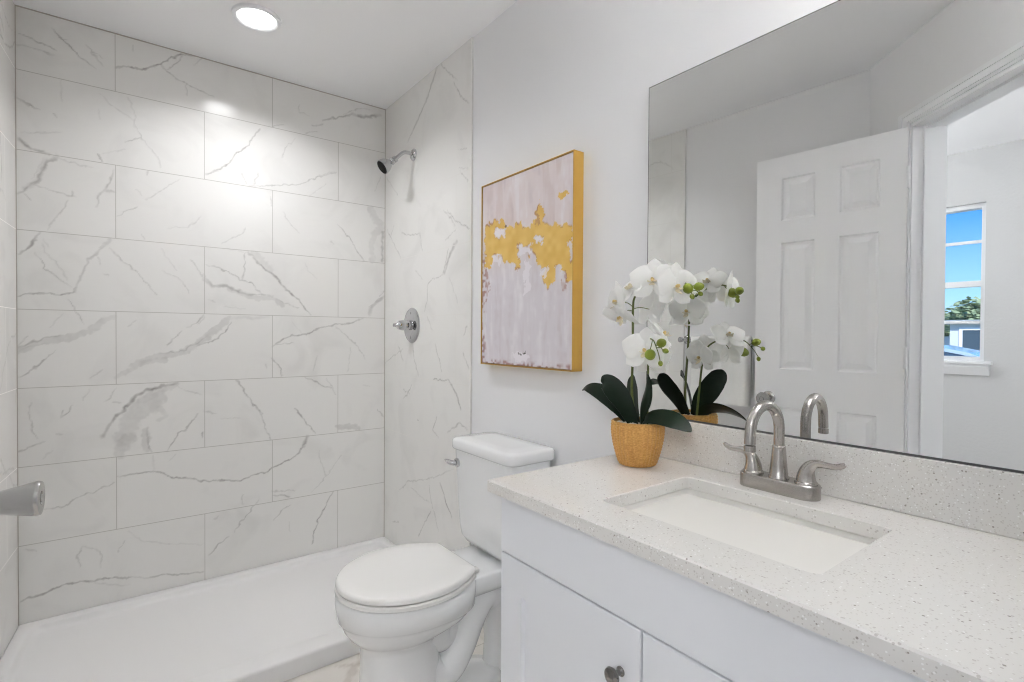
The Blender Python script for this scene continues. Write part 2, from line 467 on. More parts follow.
# each line of veins: origin x, origin y, zoom, then polylines «w,s:x,y x,y ...» measured on the tiled walls
BACK_V = {
 (18, 0, 5.368): "8,.5:0,178 60,205 120,230 205,270;6,.25:0,250 60,252 120,275 190,300;5,.3:180,145 210,185 240,210 265,215;8,.5:205,175 235,210 280,250 340,310 410,362;7,.3:360,235 400,275 455,310;6,.25:390,270 430,320 455,350;10,.6:525,358 600,360 690,372 740,350 800,322 860,298 900,290 1000,300;7,.4:885,300 850,340 800,370;7,.35:770,345 800,385 860,430 910,455 1010,505;6,.25:615,240 620,280;6,.2:990,310 945,350;6,.2:905,455 905,510;9,.45:0,525 40,555 70,575 115,590;6,.2:435,500 490,560 560,605 620,640;6,.2:590,525 630,600 625,680;6,.15:230,420 235,540;7,.25:195,605 210,630;5,.12:440,590 440,640",
 (198, 50, 5.368): "7,.3:0,215 80,250;10,.5:330,420 300,470 260,520 210,550 170,600 120,635 50,665;12,.3:610,405 670,400;16,.5:670,380 740,365 830,345;28,.5:830,345 900,360 975,350;8,.25:780,345 870,310 930,320;8,.3:400,410 460,398;5,.25:545,290 540,330 600,355;6,.25:520,475 470,530 455,575;8,.25:580,445 640,435;6,.2:745,655 650,672",
 (198, 170, 5.368): "7,.35:740,18 650,35 580,65 520,78 400,80 280,90;6,.2:230,20 260,75;6,.25:320,20 300,75;6,.15:690,75 600,140;8,.3:40,20 110,5;6,.2:980,40 950,110;60,.35:930,210 960,280 985,290;55,.35:940,480 930,400 960,330 990,300;22,.35:990,330 990,490;7,.45:750,290 790,340 830,380 850,430 890,490;6,.25:455,225 490,280 540,335;8,.3:390,150 392,190;6,.25:255,310 240,340 180,365 130,400;12,.2:715,380 730,400;8,.15:160,425 250,440;8,.35:255,440 250,520 235,590;7,.45:50,510 110,525 170,550 230,590 290,605 340,665;14,.5:265,440 320,490 370,540 410,565 440,600 480,645 525,682;50,.4:300,450 340,480 370,520 400,540;26,.45:40,590 80,625 150,620 210,650 290,670;10,.2:30,560 60,600;6,.15:570,500 600,550 640,585;7,.3:1000,650 970,682",
 (198, 290, 5.368): "34,.45:170,0 260,30 330,50 400,40 450,80;10,.35:180,0 280,20 400,35;6,.3:420,50 540,100;10,.5:470,0 520,30 560,80 605,135;6,.15:140,90 250,100;6,.2:60,45 90,65;26,.4:995,40 940,80 920,130;7,.35:1000,35 960,55 920,90;8,.2:0,185 40,140;42,.5:0,280 60,235 120,195 165,150;9,.5:0,300 70,275 140,230 180,170;20,.15:180,150 290,150 380,145;11,.5:400,305 440,270 500,245 570,240 640,210 730,188 800,180 890,155;7,.3:400,300 470,285 510,285;6,.3:740,195 800,245 860,305 900,370;6,.18:820,310 805,440;6,.2:640,350 620,430;6,.15:510,170 550,230;9,.5:395,365 430,405 448,430 450,460;9,.45:575,468 630,490 670,515 715,528;6,.25:690,475 740,560;10,.5:210,482 250,545 290,605 345,665;6,.2:30,650 80,665;9,.4:520,635 560,680;6,.2:890,510 920,520;9,.35:965,640 1000,682;6,.25:365,400 368,420",
 (198, 410, 5.368): "9,.4:330,0 350,60 370,120 390,158;9,.45:525,0 570,50 630,128;10,.3:25,120 22,145;6,.15:120,45 220,45;7,.2:40,5 95,20;44,.6:745,90 800,88 860,90;10,.55:580,140 575,180 550,220 500,265 440,290 400,308 370,332 300,345 230,378 130,378 30,380 0,375;24,.4:585,140 565,200;6,.25:650,220 665,290 690,355 640,410 610,440;6,.2:690,355 770,240;9,.5:400,458 450,455 490,468;8,.25:400,435 520,430;7,.25:240,450 240,510;8,.4:330,478 290,530 230,600 200,655;7,.35:500,505 450,540 410,590;6,.15:490,600 495,650;9,.6:730,430 690,500 650,580 625,650 620,682 612,720",
 (18, 120, 5.368): "16,.5:0,95 40,135 100,160 160,180;24,.35:0,100 60,145;6,.2:20,65 110,68 230,65;24,.45:205,195 160,220 130,260 115,305 90,340 40,365;8,.4:210,200 140,240 110,310 45,370 0,395;7,.3:30,390 65,430;7,.15:145,200 110,250 70,320;6,.3:70,345 150,368 220,390 290,410 310,415;10,.3:295,380 290,410;9,.25:275,430 220,510 160,590;7,.25:215,205 300,230 400,255;7,.4:435,185 450,225;13,.35:515,270 505,310 470,360 435,400 425,465;16,.3:470,380 515,385;7,.35:575,115 640,105 660,100;6,.25:630,20 660,95 700,145 745,190 770,260;6,.15:450,180 570,160;6,.3:700,275 700,295;8,.25:865,320 800,360 720,410 690,430;7,.35:535,515 580,490 640,472;6,.2:975,515 950,550 910,575 810,578;6,.15:640,375 670,410;6,.2:660,610 680,640;12,.4:120,600 80,650 55,680;9,.2:500,640 440,682;6,.15:140,640 165,682",
 (18, 240, 5.368): "11,.5:95,0 50,45 0,80;7,.3:90,70 130,120 140,145 200,195 290,250;6,.18:130,15 150,70 240,165 265,210;14,.3:500,0 430,60 375,105 350,175 325,220 305,280;9,.5:310,250 295,280 230,295 130,285 60,290 0,300;7,.3:260,318 290,350 350,450;6,.2:425,90 445,135;8,.35:495,40 560,110 640,175 690,235 745,295;7,.25:465,185 490,190;6,.2:770,45 800,95 860,165;6,.25:780,165 860,205 920,285;7,.3:920,100 960,150 1000,205;38,.45:515,410 470,430 420,470 370,490 320,515 220,535 100,555 0,600;10,.4:0,590 60,555 160,525 240,510;8,.3:0,605 70,570 160,555;7,.25:45,515 0,570;7,.18:235,395 175,465;9,.35:200,600 130,650 95,680;9,.25:635,435 590,465;38,.45:1020,520 960,560 890,600 820,615 740,625 650,655 610,680;9,.35:1020,515 940,565 870,600 760,610;9,.35:1000,400 960,445 910,470;7,.35:885,485 805,560",
 (18, 360, 5.368): "8,.4:140,0 90,45 40,80 0,88;38,.45:780,0 700,10 640,20 600,60 525,90;9,.25:445,55 390,95;6,.3:65,235 62,310 75,370 108,425;8,.35:145,440 80,455 40,480 0,498;8,.4:295,240 265,285 235,305;6,.3:240,265 235,300;6,.15:390,150 350,210;10,.2:210,400 230,400;6,.15:180,485 130,530;20,.6:855,125 780,140 700,160 640,185 590,245 540,290 500,340 455,410;110,.4:740,200 680,250 620,300 600,360 570,420;34,.35:760,260 800,295 760,320;32,.35:850,130 740,190 650,220;75,.5:545,500 560,460 600,420;45,.45:690,480 690,430 680,380;8,.45:715,495 705,440 690,370;6,.25:530,150 500,195 460,225;10,.3:505,230 555,230;9,.45:960,290 920,340 905,370 860,395 830,440 800,490;6,.2:845,130 900,165 990,190;12,.25:990,390 992,410;6,.25:1000,275 1020,275;9,.55:530,625 640,612 750,600 790,612 840,632 940,638 985,652 1020,650;6,.2:840,510 810,545;5,.15:725,520 730,590;7,.3:525,660 450,682",
 (18, 470, 4.01): "6,.35:390,50 320,80 250,105 180,148 110,160;5,.3:260,305 240,340 250,390;5,.25:260,305 335,322 332,390;5,.25:430,285 400,330;5,.2:440,245 500,285 570,295 740,300;8,.55:15,525 70,505 130,485 200,455 260,447 340,440 390,428 440,433;8,.55:510,432 580,418 650,420 740,408;6,.35:440,430 510,432;5,.2:280,448 380,460 450,462;5,.2:800,185 790,200;7,.4:842,270 800,300 765,345;5,.2:30,320 75,325",
}
RIGHT_V = {
 (380, 40, 4.26): "16,.3:245,110 225,170 200,250 170,320 120,430;6,.35:255,95 290,140 330,170;6,.4:315,180 345,240 380,270;5,.25:335,465 370,465;5,.25:340,560 375,600;5,.2:30,590 75,660;5,.2:335,545 375,545",
 (380, 190, 4.26): "6,.45:285,85 320,130 380,165;5,.3:270,85 300,120 320,150;5,.25:325,165 275,220;22,.4:325,220 300,270 275,355;8,.3:290,250 270,355;5,.3:270,360 225,380 205,400 200,470 190,520;5,.35:90,180 130,195 170,185;5,.25:170,190 180,260;6,.35:30,170 50,210 90,290;5,.25:45,200 60,150;5,.15:295,370 330,480;5,.25:370,580 355,620;5,.2:200,540 225,600;5,.15:150,340 180,380",
 (380, 340, 3.248): "5,.25:15,75 60,40 75,30;6,.35:60,20 75,70;6,.3:105,10 110,60 125,115;5,.25:180,15 200,100;5,.4:170,128 225,132;8,.45:225,135 250,180 262,225;5,.35:75,190 90,175 105,140;5,.3:75,160 95,175;5,.4:120,258 125,262;5,.35:185,250 170,290 190,320;7,.35:220,300 260,270 285,290;6,.25:270,45 290,100;5,.25:240,420 165,450 90,460 60,490;7,.45:195,465 215,530 235,575;5,.3:160,470 165,520 190,620;5,.35:165,555 125,635;5,.2:100,480 160,530;5,.3:40,590 60,590",
}
def parse(table, fn, u0, v0, gain=1.15):
    out = []
    for (ox, oy, s), txt in table.items():
        for item in txt.split(';'):
            head, pts = item.split(':'); w, st = head.split(',')
            P = []
            for c in pts.split():
                x, y = c.split(','); u, v = fn(ox + float(x) / s, oy + float(y) / s); P.append((u - u0, v - v0))
            c = P[len(P) // 2]
            out.append((P, max(0.0030, float(w) / s * 0.0041 * 0.5), float(st) * gain))
    return out

def random_veins(su, sv, n, seed, hw=0.004):
    rng = random.Random(seed); out = []
    for _ in range(n):
        x, y = rng.uniform(0, su), rng.uniform(0, sv); a = rng.choice((0.6, 0.9, -0.7, 2.4, -2.2)) + rng.uniform(-.4, .4)
        P = [(x, y)]
        for k in range(rng.randint(4, 9)):
            a += rng.uniform(-.5, .5); x += math.cos(a) * 0.05; y += math.sin(a) * 0.05; P.append((x, y))
        out.append((P, hw * rng.uniform(.7, 1.6), rng.uniform(.2, .5)))
    return out

# ------------------------------------------------------------------ room shell
XL, XR, YB, ZC = -0.316, 1.185, 2.746, 2.44
DW = 1.191                     # painted right wall plane
DL = -0.319                    # painted left wall plane
TILE_Y = 1.862                 # where the shower tile ends
PAN_Y = 1.868
HX0, HY0, HY1 = -2.185, -2.6, 2.3

LSL = 0.068                    # the left wall runs slightly outwards towards the doorway
def left_x(y, off=0.0): return XL - LSL * (YB - y) + off
LDIR = Vector((LSL, 1, 0)).normalized(); LN = Vector((LDIR.y, -LDIR.x, 0))
# tiled shower walls
o, U, V = grid_slab('wall_back', (XL - 0.01, YB, 0.0), (1, 0, 0), (0, 0, 1), (0, 0.12, 0), XR - XL + 0.02, ZC, 0.0035, TILE_BACK)
set_attr(o, 'vein', draw_veins(U, V, parse(BACK_V, lambda a, b: on_back(a, b, YB), XL - 0.01, 0.0), 3)); struct(o)
o, U, V = grid_slab('wall_right_tile', (XR, TILE_Y, 0.0), (0, 1, 0), (0, 0, 1), (0.010, 0, 0), YB - TILE_Y, ZC, 0.0045, TILE_SIDE)
set_attr(o, 'vein', draw_veins(U, V, parse(RIGHT_V, lambda a, b: on_right(a, b, XR), TILE_Y, 0.0, 1.5), 11)); struct(o)
o, U, V = grid_slab('wall_left_tile', (left_x(TILE_Y + 0.03), TILE_Y + 0.03, 0.0), LDIR, (0, 0, 1), -LN * 0.010, (YB - TILE_Y - 0.03) * math.hypot(1, LSL), ZC, 0.006, TILE_SIDE)
set_attr(o, 'vein', draw_veins(U, V, random_veins(.85, 2.4, 26, 5), 21)); struct(o)
# metal edge strips that finish the tile
for nm, x0, x1, y in (('trim_1', XR - 0.002, DW + 0.004, TILE_Y), ('trim_2', left_x(TILE_Y + 0.03) - 0.012, left_x(TILE_Y + 0.03) + 0.002, TILE_Y + 0.03)):
    b = BM(); box(b, (x0, y - 0.009, 0), (x1, y, ZC), 0.0008, 1); struct(obj(nm, b, EDGE_TRIM))

# caulked corners of the shower
CORN = mat('corner_caulk', srgb(176, 170, 162), 0.7)
for nm, lo, hi in (('trim_7', (XR - .003, YB - .003, .05), (XR + .001, YB + .001, ZC)), ('trim_8', (XL - .001, YB - .003, .05), (XL + .0025, YB + .001, ZC)), ('trim_9', (XL, YB - .003, ZC - .004), (XR, YB + .001, ZC + .001))):
    b = BM(); box(b, lo, hi); struct(obj(nm, b, CORN))
# painted walls
b = BM(); box(b, (DW, -2.6, 0), (DW + 0.12, YB + 0.12, ZC)); struct(obj('wall_right', b, WALL))
b = BM(); prism(b, [(left_x(0.93, -.118), 0.93), (left_x(0.93, -.008), 0.93), (left_x(YB + .12, -.008), YB + .12), (left_x(YB + .12, -.118), YB + .12)], (0, 0, 0), (1, 0, 0), (0, 1, 0), (0, 0, ZC)); struct(obj('wall_left', b, WALL))
# diagonal entry wall with its opening: s runs along the wall, n points into the bathroom
E0 = Vector((-0.30, 0.78, 0)); ED = Vector((0.651, -0.759, 0)).normalized(); EN = Vector((-ED.y, ED.x, 0))
if EN.x < 0: EN = -EN
S0, S1, SO0, SO1, ZH = -0.205, 2.30, 0.066, 1.03, 2.075
b = BM(); prism(b, [(S0, 0), (SO0, 0), (SO0, ZH), (SO1, ZH), (SO1, 0), (S1, 0), (S1, ZC), (S0, ZC)], E0, ED, (0, 0, 1), -EN * 0.130)
struct(obj('wall_entry', b, WALL))
# jamb lining, stop and casing
b = BM(); prism(b, [(SO0, 0), (SO0 + 0.018, 0), (SO0 + 0.018, ZH - 0.018), (SO1 - 0.018, ZH - 0.018), (SO1 - 0.018, 0), (SO1, 0), (SO1, ZH), (SO0, ZH)], E0 + EN * 0.002, ED, (0, 0, 1), -EN * 0.134)
struct(obj('trim_3', b, TRIM))
b = BM(); a_ = SO0 + 0.018; c_ = SO1 - 0.018; h_ = ZH - 0.018
prism(b, [(a_, 0), (a_ + 0.011, 0), (a_ + 0.011, h_ - 0.011), (c_ - 0.011, h_ - 0.011), (c_ - 0.011, 0), (c_, 0), (c_, h_), (a_, h_)], E0 - EN * 0.040, ED, (0, 0, 1), -EN * 0.035)
struct(obj('trim_4', b, TRIM))
def casing(name, off, nrm):
    b = BM(); w = 0.052
    for dw, t in ((0.0, 0.009), (0.010, 0.014), (0.034, 0.018)):
        i0 = SO0 + 0.012 - dw; i1 = SO1 - 0.004 + dw; top = ZH - 0.004 + dw
        e0, e1, et = SO0 + 0.012 - w - 0.008, SO1 - 0.004 + w, ZH - 0.004 + w
        prism(b, [(e0, 0), (i0, 0), (i0, top), (i1, top), (i1, 0), (e1, 0), (e1, et), (e0, et)], E0 + off, ED, (0, 0, 1), nrm * t)
    struct(obj(name, b, TRIM))
casing('trim_5', EN * 0.0, EN)
casing('trim_6', -EN * 0.130, -EN)

# hall beyond the opening (seen in the mirror)
WY0, WY1, WZ0, WZ1 = 0.848, 1.75, 1.032, 2.085
b = BM(); holed(b, (HX0 - 0.14, 0, 0), (0, 1, 0), (0, 0, 1), (0.14, 0, 0), (HY0, 0, HY1, ZC), (WY0, WZ0, WY1, WZ1)); struct(obj('wall_hall_west', b, HALL_WALL))
b = BM(); box(b, (HX0 - 0.14, HY1, 0), (DL - 0.11, HY1 + 0.12, ZC)); struct(obj('wall_hall_north', b, HALL_WALL))
b = BM(); box(b, (HX0 - 0.14, HY0 - 0.12, 0), (DW + 0.12, HY0, ZC)); struct(obj('wall_hall_south', b, HALL_WALL))
b = BM(); box(b, (HX0 - 0.14, HY0 - 0.12, ZC), (DW + 0.12, YB + 0.12, ZC + 0.12)); struct(obj('ceiling', b, CEIL))
o, U, V = grid_slab('floor', (HX0 - 0.14, HY0 - 0.12, 0), (1, 0, 0), (0, 1, 0), (0, 0, -0.15), DW + 0.12 - HX0 + 0.14, YB + 0.24 - HY0, 0.012, TILE_FLOOR)
fx, fy = -(HX0 - 0.14), -(HY0 - 0.12)
fv = random_veins(3.6, 5.5, 170, 9, 0.012) + [([(0.60 + fx, 1.72 + fy), (0.66 + fx, 1.79 + fy), (0.70 + fx, 1.83 + fy), (0.74 + fx, 1.87 + fy)], 0.016, .6), ([(0.62 + fx, 1.84 + fy), (0.70 + fx, 1.80 + fy), (0.78 + fx, 1.81 + fy)], 0.010, .4)]
set_attr(o, 'vein', draw_veins(U, V, fv, 31)); struct(o)

def base_board(name, p, q, nrm, h=0.09, t=0.014):
    p, q, nrm = Vector(p), Vector(q), Vector(nrm); d = (q - p); l = d.length; d.normalize()
    b = BM(); prism(b, [(0, 0), (t, 0), (t, h - 0.02), (t * 0.55, h - 0.006), (t * 0.3, h), (0, h)], p, nrm, (0, 0, 1), d * l)
    struct(obj(name, b, TRIM))
base_board('baseboard_right', (DW, 0.955, 0), (DW, TILE_Y - 0.012, 0), (-1, 0, 0))
base_board('baseboard_left', (left_x(.95, -.008), 0.95, 0), (left_x(TILE_Y + .015, -.008), TILE_Y + 0.015, 0), LN)
base_board('baseboard_hall', (HX0, HY0, 0), (HX0, HY1, 0), (1, 0, 0))

# hall window
b = BM(); fr = 0.028
holed(b, (HX0 - 0.115, 0, 0), (0, 1, 0), (0, 0, 1), (0.075, 0, 0), (WY0, WZ0, WY1, WZ1), (WY0 + fr, WZ0 + fr, WY1 - fr, WZ1 - fr))
win = struct(obj('window_1', b, TRIM))
zm = 1.552
b = BM(); box(b, (HX0 - 0.10, WY0 + fr, zm - 0.02), (HX0 - 0.05, WY1 - fr, zm + 0.02), 0.003); obj('meeting_rail', b, TRIM, win)
for zz_ in (1.836, 1.294):
    b = BM(); box(b, (HX0 - 0.088, WY0 + fr, zz_ - 0.010), (HX0 - 0.066, WY1 - fr, zz_ + 0.010), 0.002); obj('muntin', b, TRIM, win)
b = BM(); box(b, (HX0 - 0.079, WY0 + fr, WZ0 + fr), (HX0 - 0.075, WY1 - fr, WZ1 - fr)); obj('pane', b, GLASS, win)
b = BM(); prism(b, [(-0.10, 0.0), (0.055, 0.0), (0.06, 0.004), (0.06, 0.018), (0.055, 0.022), (-0.10, 0.022)], (HX0, WY0 - 0.045, WZ0 - 0.02), (1, 0, 0), (0, 0, 1), (0, WY1 - WY0 + 0.09, 0))
obj('sill', b, TRIM, win)
b = BM(); prism(b, [(0.0, 0.0), (0.016, 0.0), (0.045, 0.056), (0.045, 0.072), (0.0, 0.072)], (HX0, WY0 - 0.03, WZ0 - 0.092), (1, 0, 0), (0, 0, 1), (0, WY1 - WY0 + 0.06, 0))
obj('apron', b, TRIM, win)

# ------------------------------------------------------------------ shower light and added fill lights
def recessed(name, x, y, r, m, label):
    t = thing(name, label, 'ceiling light', (x, y, ZC - 0.012))
    b = BM(); lathe(b, [(r * 0.80, 0.012), (r * 0.80, 0.004), (r * 0.86, 0.0), (r, 0.002), (r * 1.02, 0.012)], (x, y, ZC - 0.012), seg=48, caps=False)
    obj('trim_ring', b, TRIM, t, True)
    b = BM(); lathe(b, [(r * 0.80, 0.008), (r * 0.55, 0.005), (0.002, 0.004)], (x, y, ZC - 0.012), seg=48)
    obj('lens', b, m, t, True)
    return t
recessed('recessed_light', 0.437, 2.262, 0.088, LENS, 'round white recessed light glowing in the shower ceiling')
dl = bpy.data.lights.new('shower_lamp', 'AREA'); dl.shape = 'DISK'; dl.size = 0.135; dl.energy = LIGHT_SHOWER
dl.color = (0.975, 0.985, 1.0); dl.spread = math.radians(140)
lo = bpy.data.objects.new('shower_lamp', dl); COL.objects.link(lo); lo.location = (0.437, 2.262, ZC - 0.0125)
for i, (x, y) in enumerate(((-0.95, -0.45), (-1.30, -1.75), (-1.30, 1.75))):  # globes added out of view to brighten hall and bathroom
    t = thing('fill_globe', ('added globe fill light, out of view in the hall near the window wall', 'added globe fill light, out of view in the hall behind the doorway', 'added globe fill light, out of view at the far end of the hall')[i], 'ceiling light', (x, y, ZC - 0.42))
    b = BM(); lathe(b, [(0.0, 0.0), (0.06, 0.0), (0.06, -0.012), (0.012, -0.02), (0.008, -0.17), (0.045, -0.175), (0.05, -0.20), (0.0, -0.20)], (x, y, ZC), seg=28); obj('canopy', b, TRIM, t, True)
    b = BM(); bmesh.ops.create_uvsphere(b, u_segments=28, v_segments=16, radius=0.18)
    bmesh.ops.translate(b, verts=b.verts, vec=(x, y, ZC - 0.37)); obj('globe', b, HALL_FILL, t, True)

vl = thing('fill_light_bar', 'added fill light bar, out of view above the mirror', 'fill light', (DW, 0.22, 2.10))  # bar added out of frame to lift the room brightness
b = BM(); box(b, (DW - 0.022, 0.12, 2.05), (DW - 0.0005, 0.32, 2.17), 0.003); box(b, (1.092, 0.20, 2.105), (DW - 0.02, 0.24, 2.135)); obj('back_plate', b, NICKEL, vl)
b = BM(); holed(b, (1.020, -0.06, 2.075), (1, 0, 0), (0, 1, 0), (0, 0, 0.09), (0, 0, 0.074, 0.56), (0.003, 0.003, 0.071, 0.557)); box(b, (1.0915, -0.06, 2.165), (1.0940, 0.50, 2.235)); obj('shade', b, NICKEL, vl)  # raised lip keeps the added light off the wall
b = BM(); box(b, (1.0232, -0.0568, 2.124), (1.0908, 0.4968, 2.130)); obj('upper_fill_panel', b, UP_FILL, vl)
b = BM(); box(b, (1.0232, -0.0568, 2.110), (1.0908, 0.4968, 2.116)); obj('lower_fill_panel', b, DOWN_FILL, vl)

# ------------------------------------------------------------------ open panel door
DH = Vector((-0.241, 0.733, 0.012)); DANG = -math.atan2(0.056, 0.605)
door = bpy.data.objects.new('door_1', None); COL.objects.link(door); door.location = DH; door.rotation_euler = (0, 0, DANG); struct(door)
DWID, DHT, DT = 0.608, 2.046, 0.035
us = [0, 0.095, 0.245, 0.345, 0.492, DWID]
zs = [0, 0.19, 0.838, 1.02, 1.63, 1.735, 1.94, DHT]
b = BM()
def door_face(xf, sgn):
    for i in range(5):
        for j in range(7):
            p = [(us[i], zs[j]), (us[i + 1], zs[j]), (us[i + 1], zs[j + 1]), (us[i], zs[j + 1])]
            if i in (1, 3) and j in (1, 3, 5):
                loops = [(0.0, 0.0), (0.006, -0.010), (0.014, -0.0115), (0.038, -0.0015), (0.042, -0.0015)]
                prev = None
                for ins, dep in loops:
                    q = [(p[0][0] + ins, p[0][1] + ins), (p[1][0] - ins, p[1][1] + ins), (p[2][0] - ins, p[2][1] - ins), (p[3][0] + ins, p[3][1] - ins)]
                    vs = [b.verts.new((xf + sgn * dep, y, z)) for y, z in q]
                    if prev:
                        for k in range(4): b.faces.new((prev[k], prev[(k + 1) % 4], vs[(k + 1) % 4], vs[k]))
                    prev = vs
                b.faces.new(prev)
            else:
                b.faces.new([b.verts.new((xf, y, z)) for y, z in p])
door_face(0, 1); door_face(-DT, -1)
for q in ([(0, 0), (DWID, 0)], [(DWID, 0), (DWID, DHT)], [(DWID, DHT), (0, DHT)], [(0, DHT), (0, 0)]):
    b.faces.new([b.verts.new((x, y, z)) for (y, z), x in ((q[0], 0), (q[1], 0), (q[1], -DT), (q[0], -DT))])
bmesh.ops.remove_doubles(b, verts=b.verts, dist=1e-5)
obj('leaf_panel', b, DOORP, door, local=True)
def door_knob(sgn, x0):
    b = BM(); c = (x0, 0.541, 0.876)
    prof = [(0.0, 0.0), (0.029, 0.0), (0.029, 0.004), (0.024, 0.008), (0.0125, 0.010), (0.0125, 0.014), (0.0165, 0.018), (0.0185, 0.024), (0.0205, 0.034), (0.0240, 0.052), (0.0272, 0.068), (0.0280, 0.073), (0.0264, 0.0775), (0.020, 0.0785), (0.011, 0.0777), (0.0105, 0.0755), (0.0065, 0.0755), (0.006, 0.0785), (0.0, 0.0785)]
    prof = [(r * 1.12, h) for r, h in prof]
    lathe(b, prof, c, (sgn, 0, 0), 40, caps=False)
    return obj('door_knob', b, SATIN, door, True, local=True, angle=40)
door_knob(1, 0.0); door_knob(-1, -DT)
for z in (0.22, 1.09, 1.84):
    b = BM(); tube(b, [(0.006, -0.004, z - 0.045), (0.006, -0.004, z + 0.045)], 0.0065, 12)
    box(b, (-0.002, -0.012, z - 0.044), (0.0025, 0.0, z + 0.044)); obj('hinge', b, TRIM, door, local=True)
b = BM(); box(b, (-0.029, DWID, 0.86), (-0.006, DWID + 0.0016, 0.91)); obj('latch_plate', b, SATIN, door, local=True)

# ------------------------------------------------------------------ shower pan
pan = thing('shower_pan', 'wide white shower pan filling the alcove below the marble tile', 'shower pan', (0.437, 2.3, 0))
b = BM()
def rr(x0, y0, x1, y1, r, z, n=6):
    out = []
    for cx, cy, a in ((x1 - r, y0 + r, -90), (x1 - r, y1 - r, 0), (x0 + r, y1 - r, 90), (x0 + r, y0 + r, 180)):
        for k in range(n + 1):
            t = math.radians(a + 90 * k / n); out.append((cx + r * math.cos(t), cy + r * math.sin(t), z))
    return out
px0, px1, py0, py1 = XL + 0.001, XR - 0.001, PAN_Y, YB - 0.001
loft(b, [rr(px0, py0, px1, py1, 0.004, 0.0), rr(px0, py0, px1, py1, 0.004, 0.044), rr(px0 + .002, py0 + .003, px1 - .002, py1 - .002, 0.006, 0.051),
         rr(px0 + .006, py0 + .010, px1 - .006, py1 - .006, 0.01, 0.054), rr(px0 + .036, py0 + .083, px1 - .036, py1 - .034, 0.035, 0.053),
         rr(px0 + .041, py0 + .089, px1 - .041, py1 - .039, 0.035, 0.051), rr(px0 + .044, py0 + .092, px1 - .044, py1 - .042, 0.035, 0.045), rr(px0 + .050, py0 + .099, px1 - .050, py1 - .048, 0.04, 0.030),
         rr(px0 + .058, py0 + .108, px1 - .058, py1 - .056, 0.04, 0.0255), rr(px0 + .085, py0 + .14, px1 - .085, py1 - .08, 0.05, 0.024), rr(px0 + .25, py0 + .28, px1 - .25, py1 - .22, 0.08, 0.0235), rr(px0 + .5, py0 + .40, px1 - .5, py1 - .34, 0.04, 0.022)])
for v in b.verts: v.co.x -= LSL * (YB - v.co.y) * (XR - v.co.x) / (XR - XL)
for v in b.verts:
    if v.co.z > .040: v.co.z += .014 * max(0.0, min(1.0, 1 - (v.co.y - py0 - .09) / .5))
obj('basin', b, ACRYL, pan, True, angle=50)

# ------------------------------------------------------------------ shower head and valve
SH = Vector((XR, 2.393, 2.092))
sh = thing('shower_fixture', 'chrome shower head on a bent arm high on the marble wall', 'shower head', SH)
b = BM(); lathe(b, [(0.030, 0.0), (0.030, 0.003), (0.024, 0.010), (0.012, 0.014), (0.0, 0.014)], SH, (-1, 0, 0), 32); obj('flange', b, CHROME, sh, True)
arm = catmull([SH, SH + Vector((-.035, 0, .004)), SH + Vector((-.062, 0.001, -.004)), SH + Vector((-.100, 0.003, -.042))], 8)
b = BM(); tube(b, arm, 0.0095, 16); obj('arm', b, CHROME, sh, True)
hd = Vector((-0.78, 0.02, -0.62)).normalized(); hp = SH + Vector((-.096, 0.003, -.038))
b = BM(); lathe(b, [(0.0, 0.0), (0.015, 0.0), (0.016, 0.012), (0.013, 0.016), (0.017, 0.022), (0.0185, 0.030), (0.015, 0.037), (0.020, 0.044), (0.031, 0.062), (0.0355, 0.078), (0.0365, 0.088), (0.0345, 0.091), (0.033, 0.091)], hp, hd, 36, caps=False)
head = obj('head', b, CHROME, sh, True)
b = BM(); lathe(b, [(0.0335, 0.086), (0.0335, 0.0895), (0.028, 0.0915), (0.0, 0.0915)], hp, hd, 36); obj('nozzle_face', b, BLACKR, head, True)

VC = Vector((XR, 2.405, 1.234))
va = thing('shower_valve', 'round chrome shower valve plate with a tapered knob handle', 'shower valve', VC)
b = BM()
rings = []
for sx, d in ((1.0, 0.0), (1.0, 0.003), (0.94, 0.008), (0.75, 0.011), (0.4, 0.0125), (0.02, 0.013)):
    rings.append([VC + Vector((-d, 0.086 * sx * math.cos(2 * PI * k / 40), 0.089 * sx * math.sin(2 * PI * k / 40))) for k in range(40)])
loft(b, rings); obj('plate', b, CHROME, va, True)
b = BM(); lathe(b, [(0.024, 0.008), (0.024, 0.022), (0.020, 0.026), (0.014, 0.030), (0.012, 0.040), (0.020, 0.046), (0.026, 0.044), (0.0265, 0.054), (0.021, 0.077), (0.013, 0.084), (0.0085, 0.094), (0.009, 0.102), (0.0, 0.106)], VC, (-1, 0, 0), 28); obj('knob_handle', b, CHROME, va, True)
for dz in (0.062, -0.062):
    b = BM(); lathe(b, [(0.006, 0.009), (0.006, 0.0125), (0.0, 0.0135)], VC + Vector((0, 0, dz)), (-1, 0, 0), 14); obj('screw', b, CHROME, va, True)

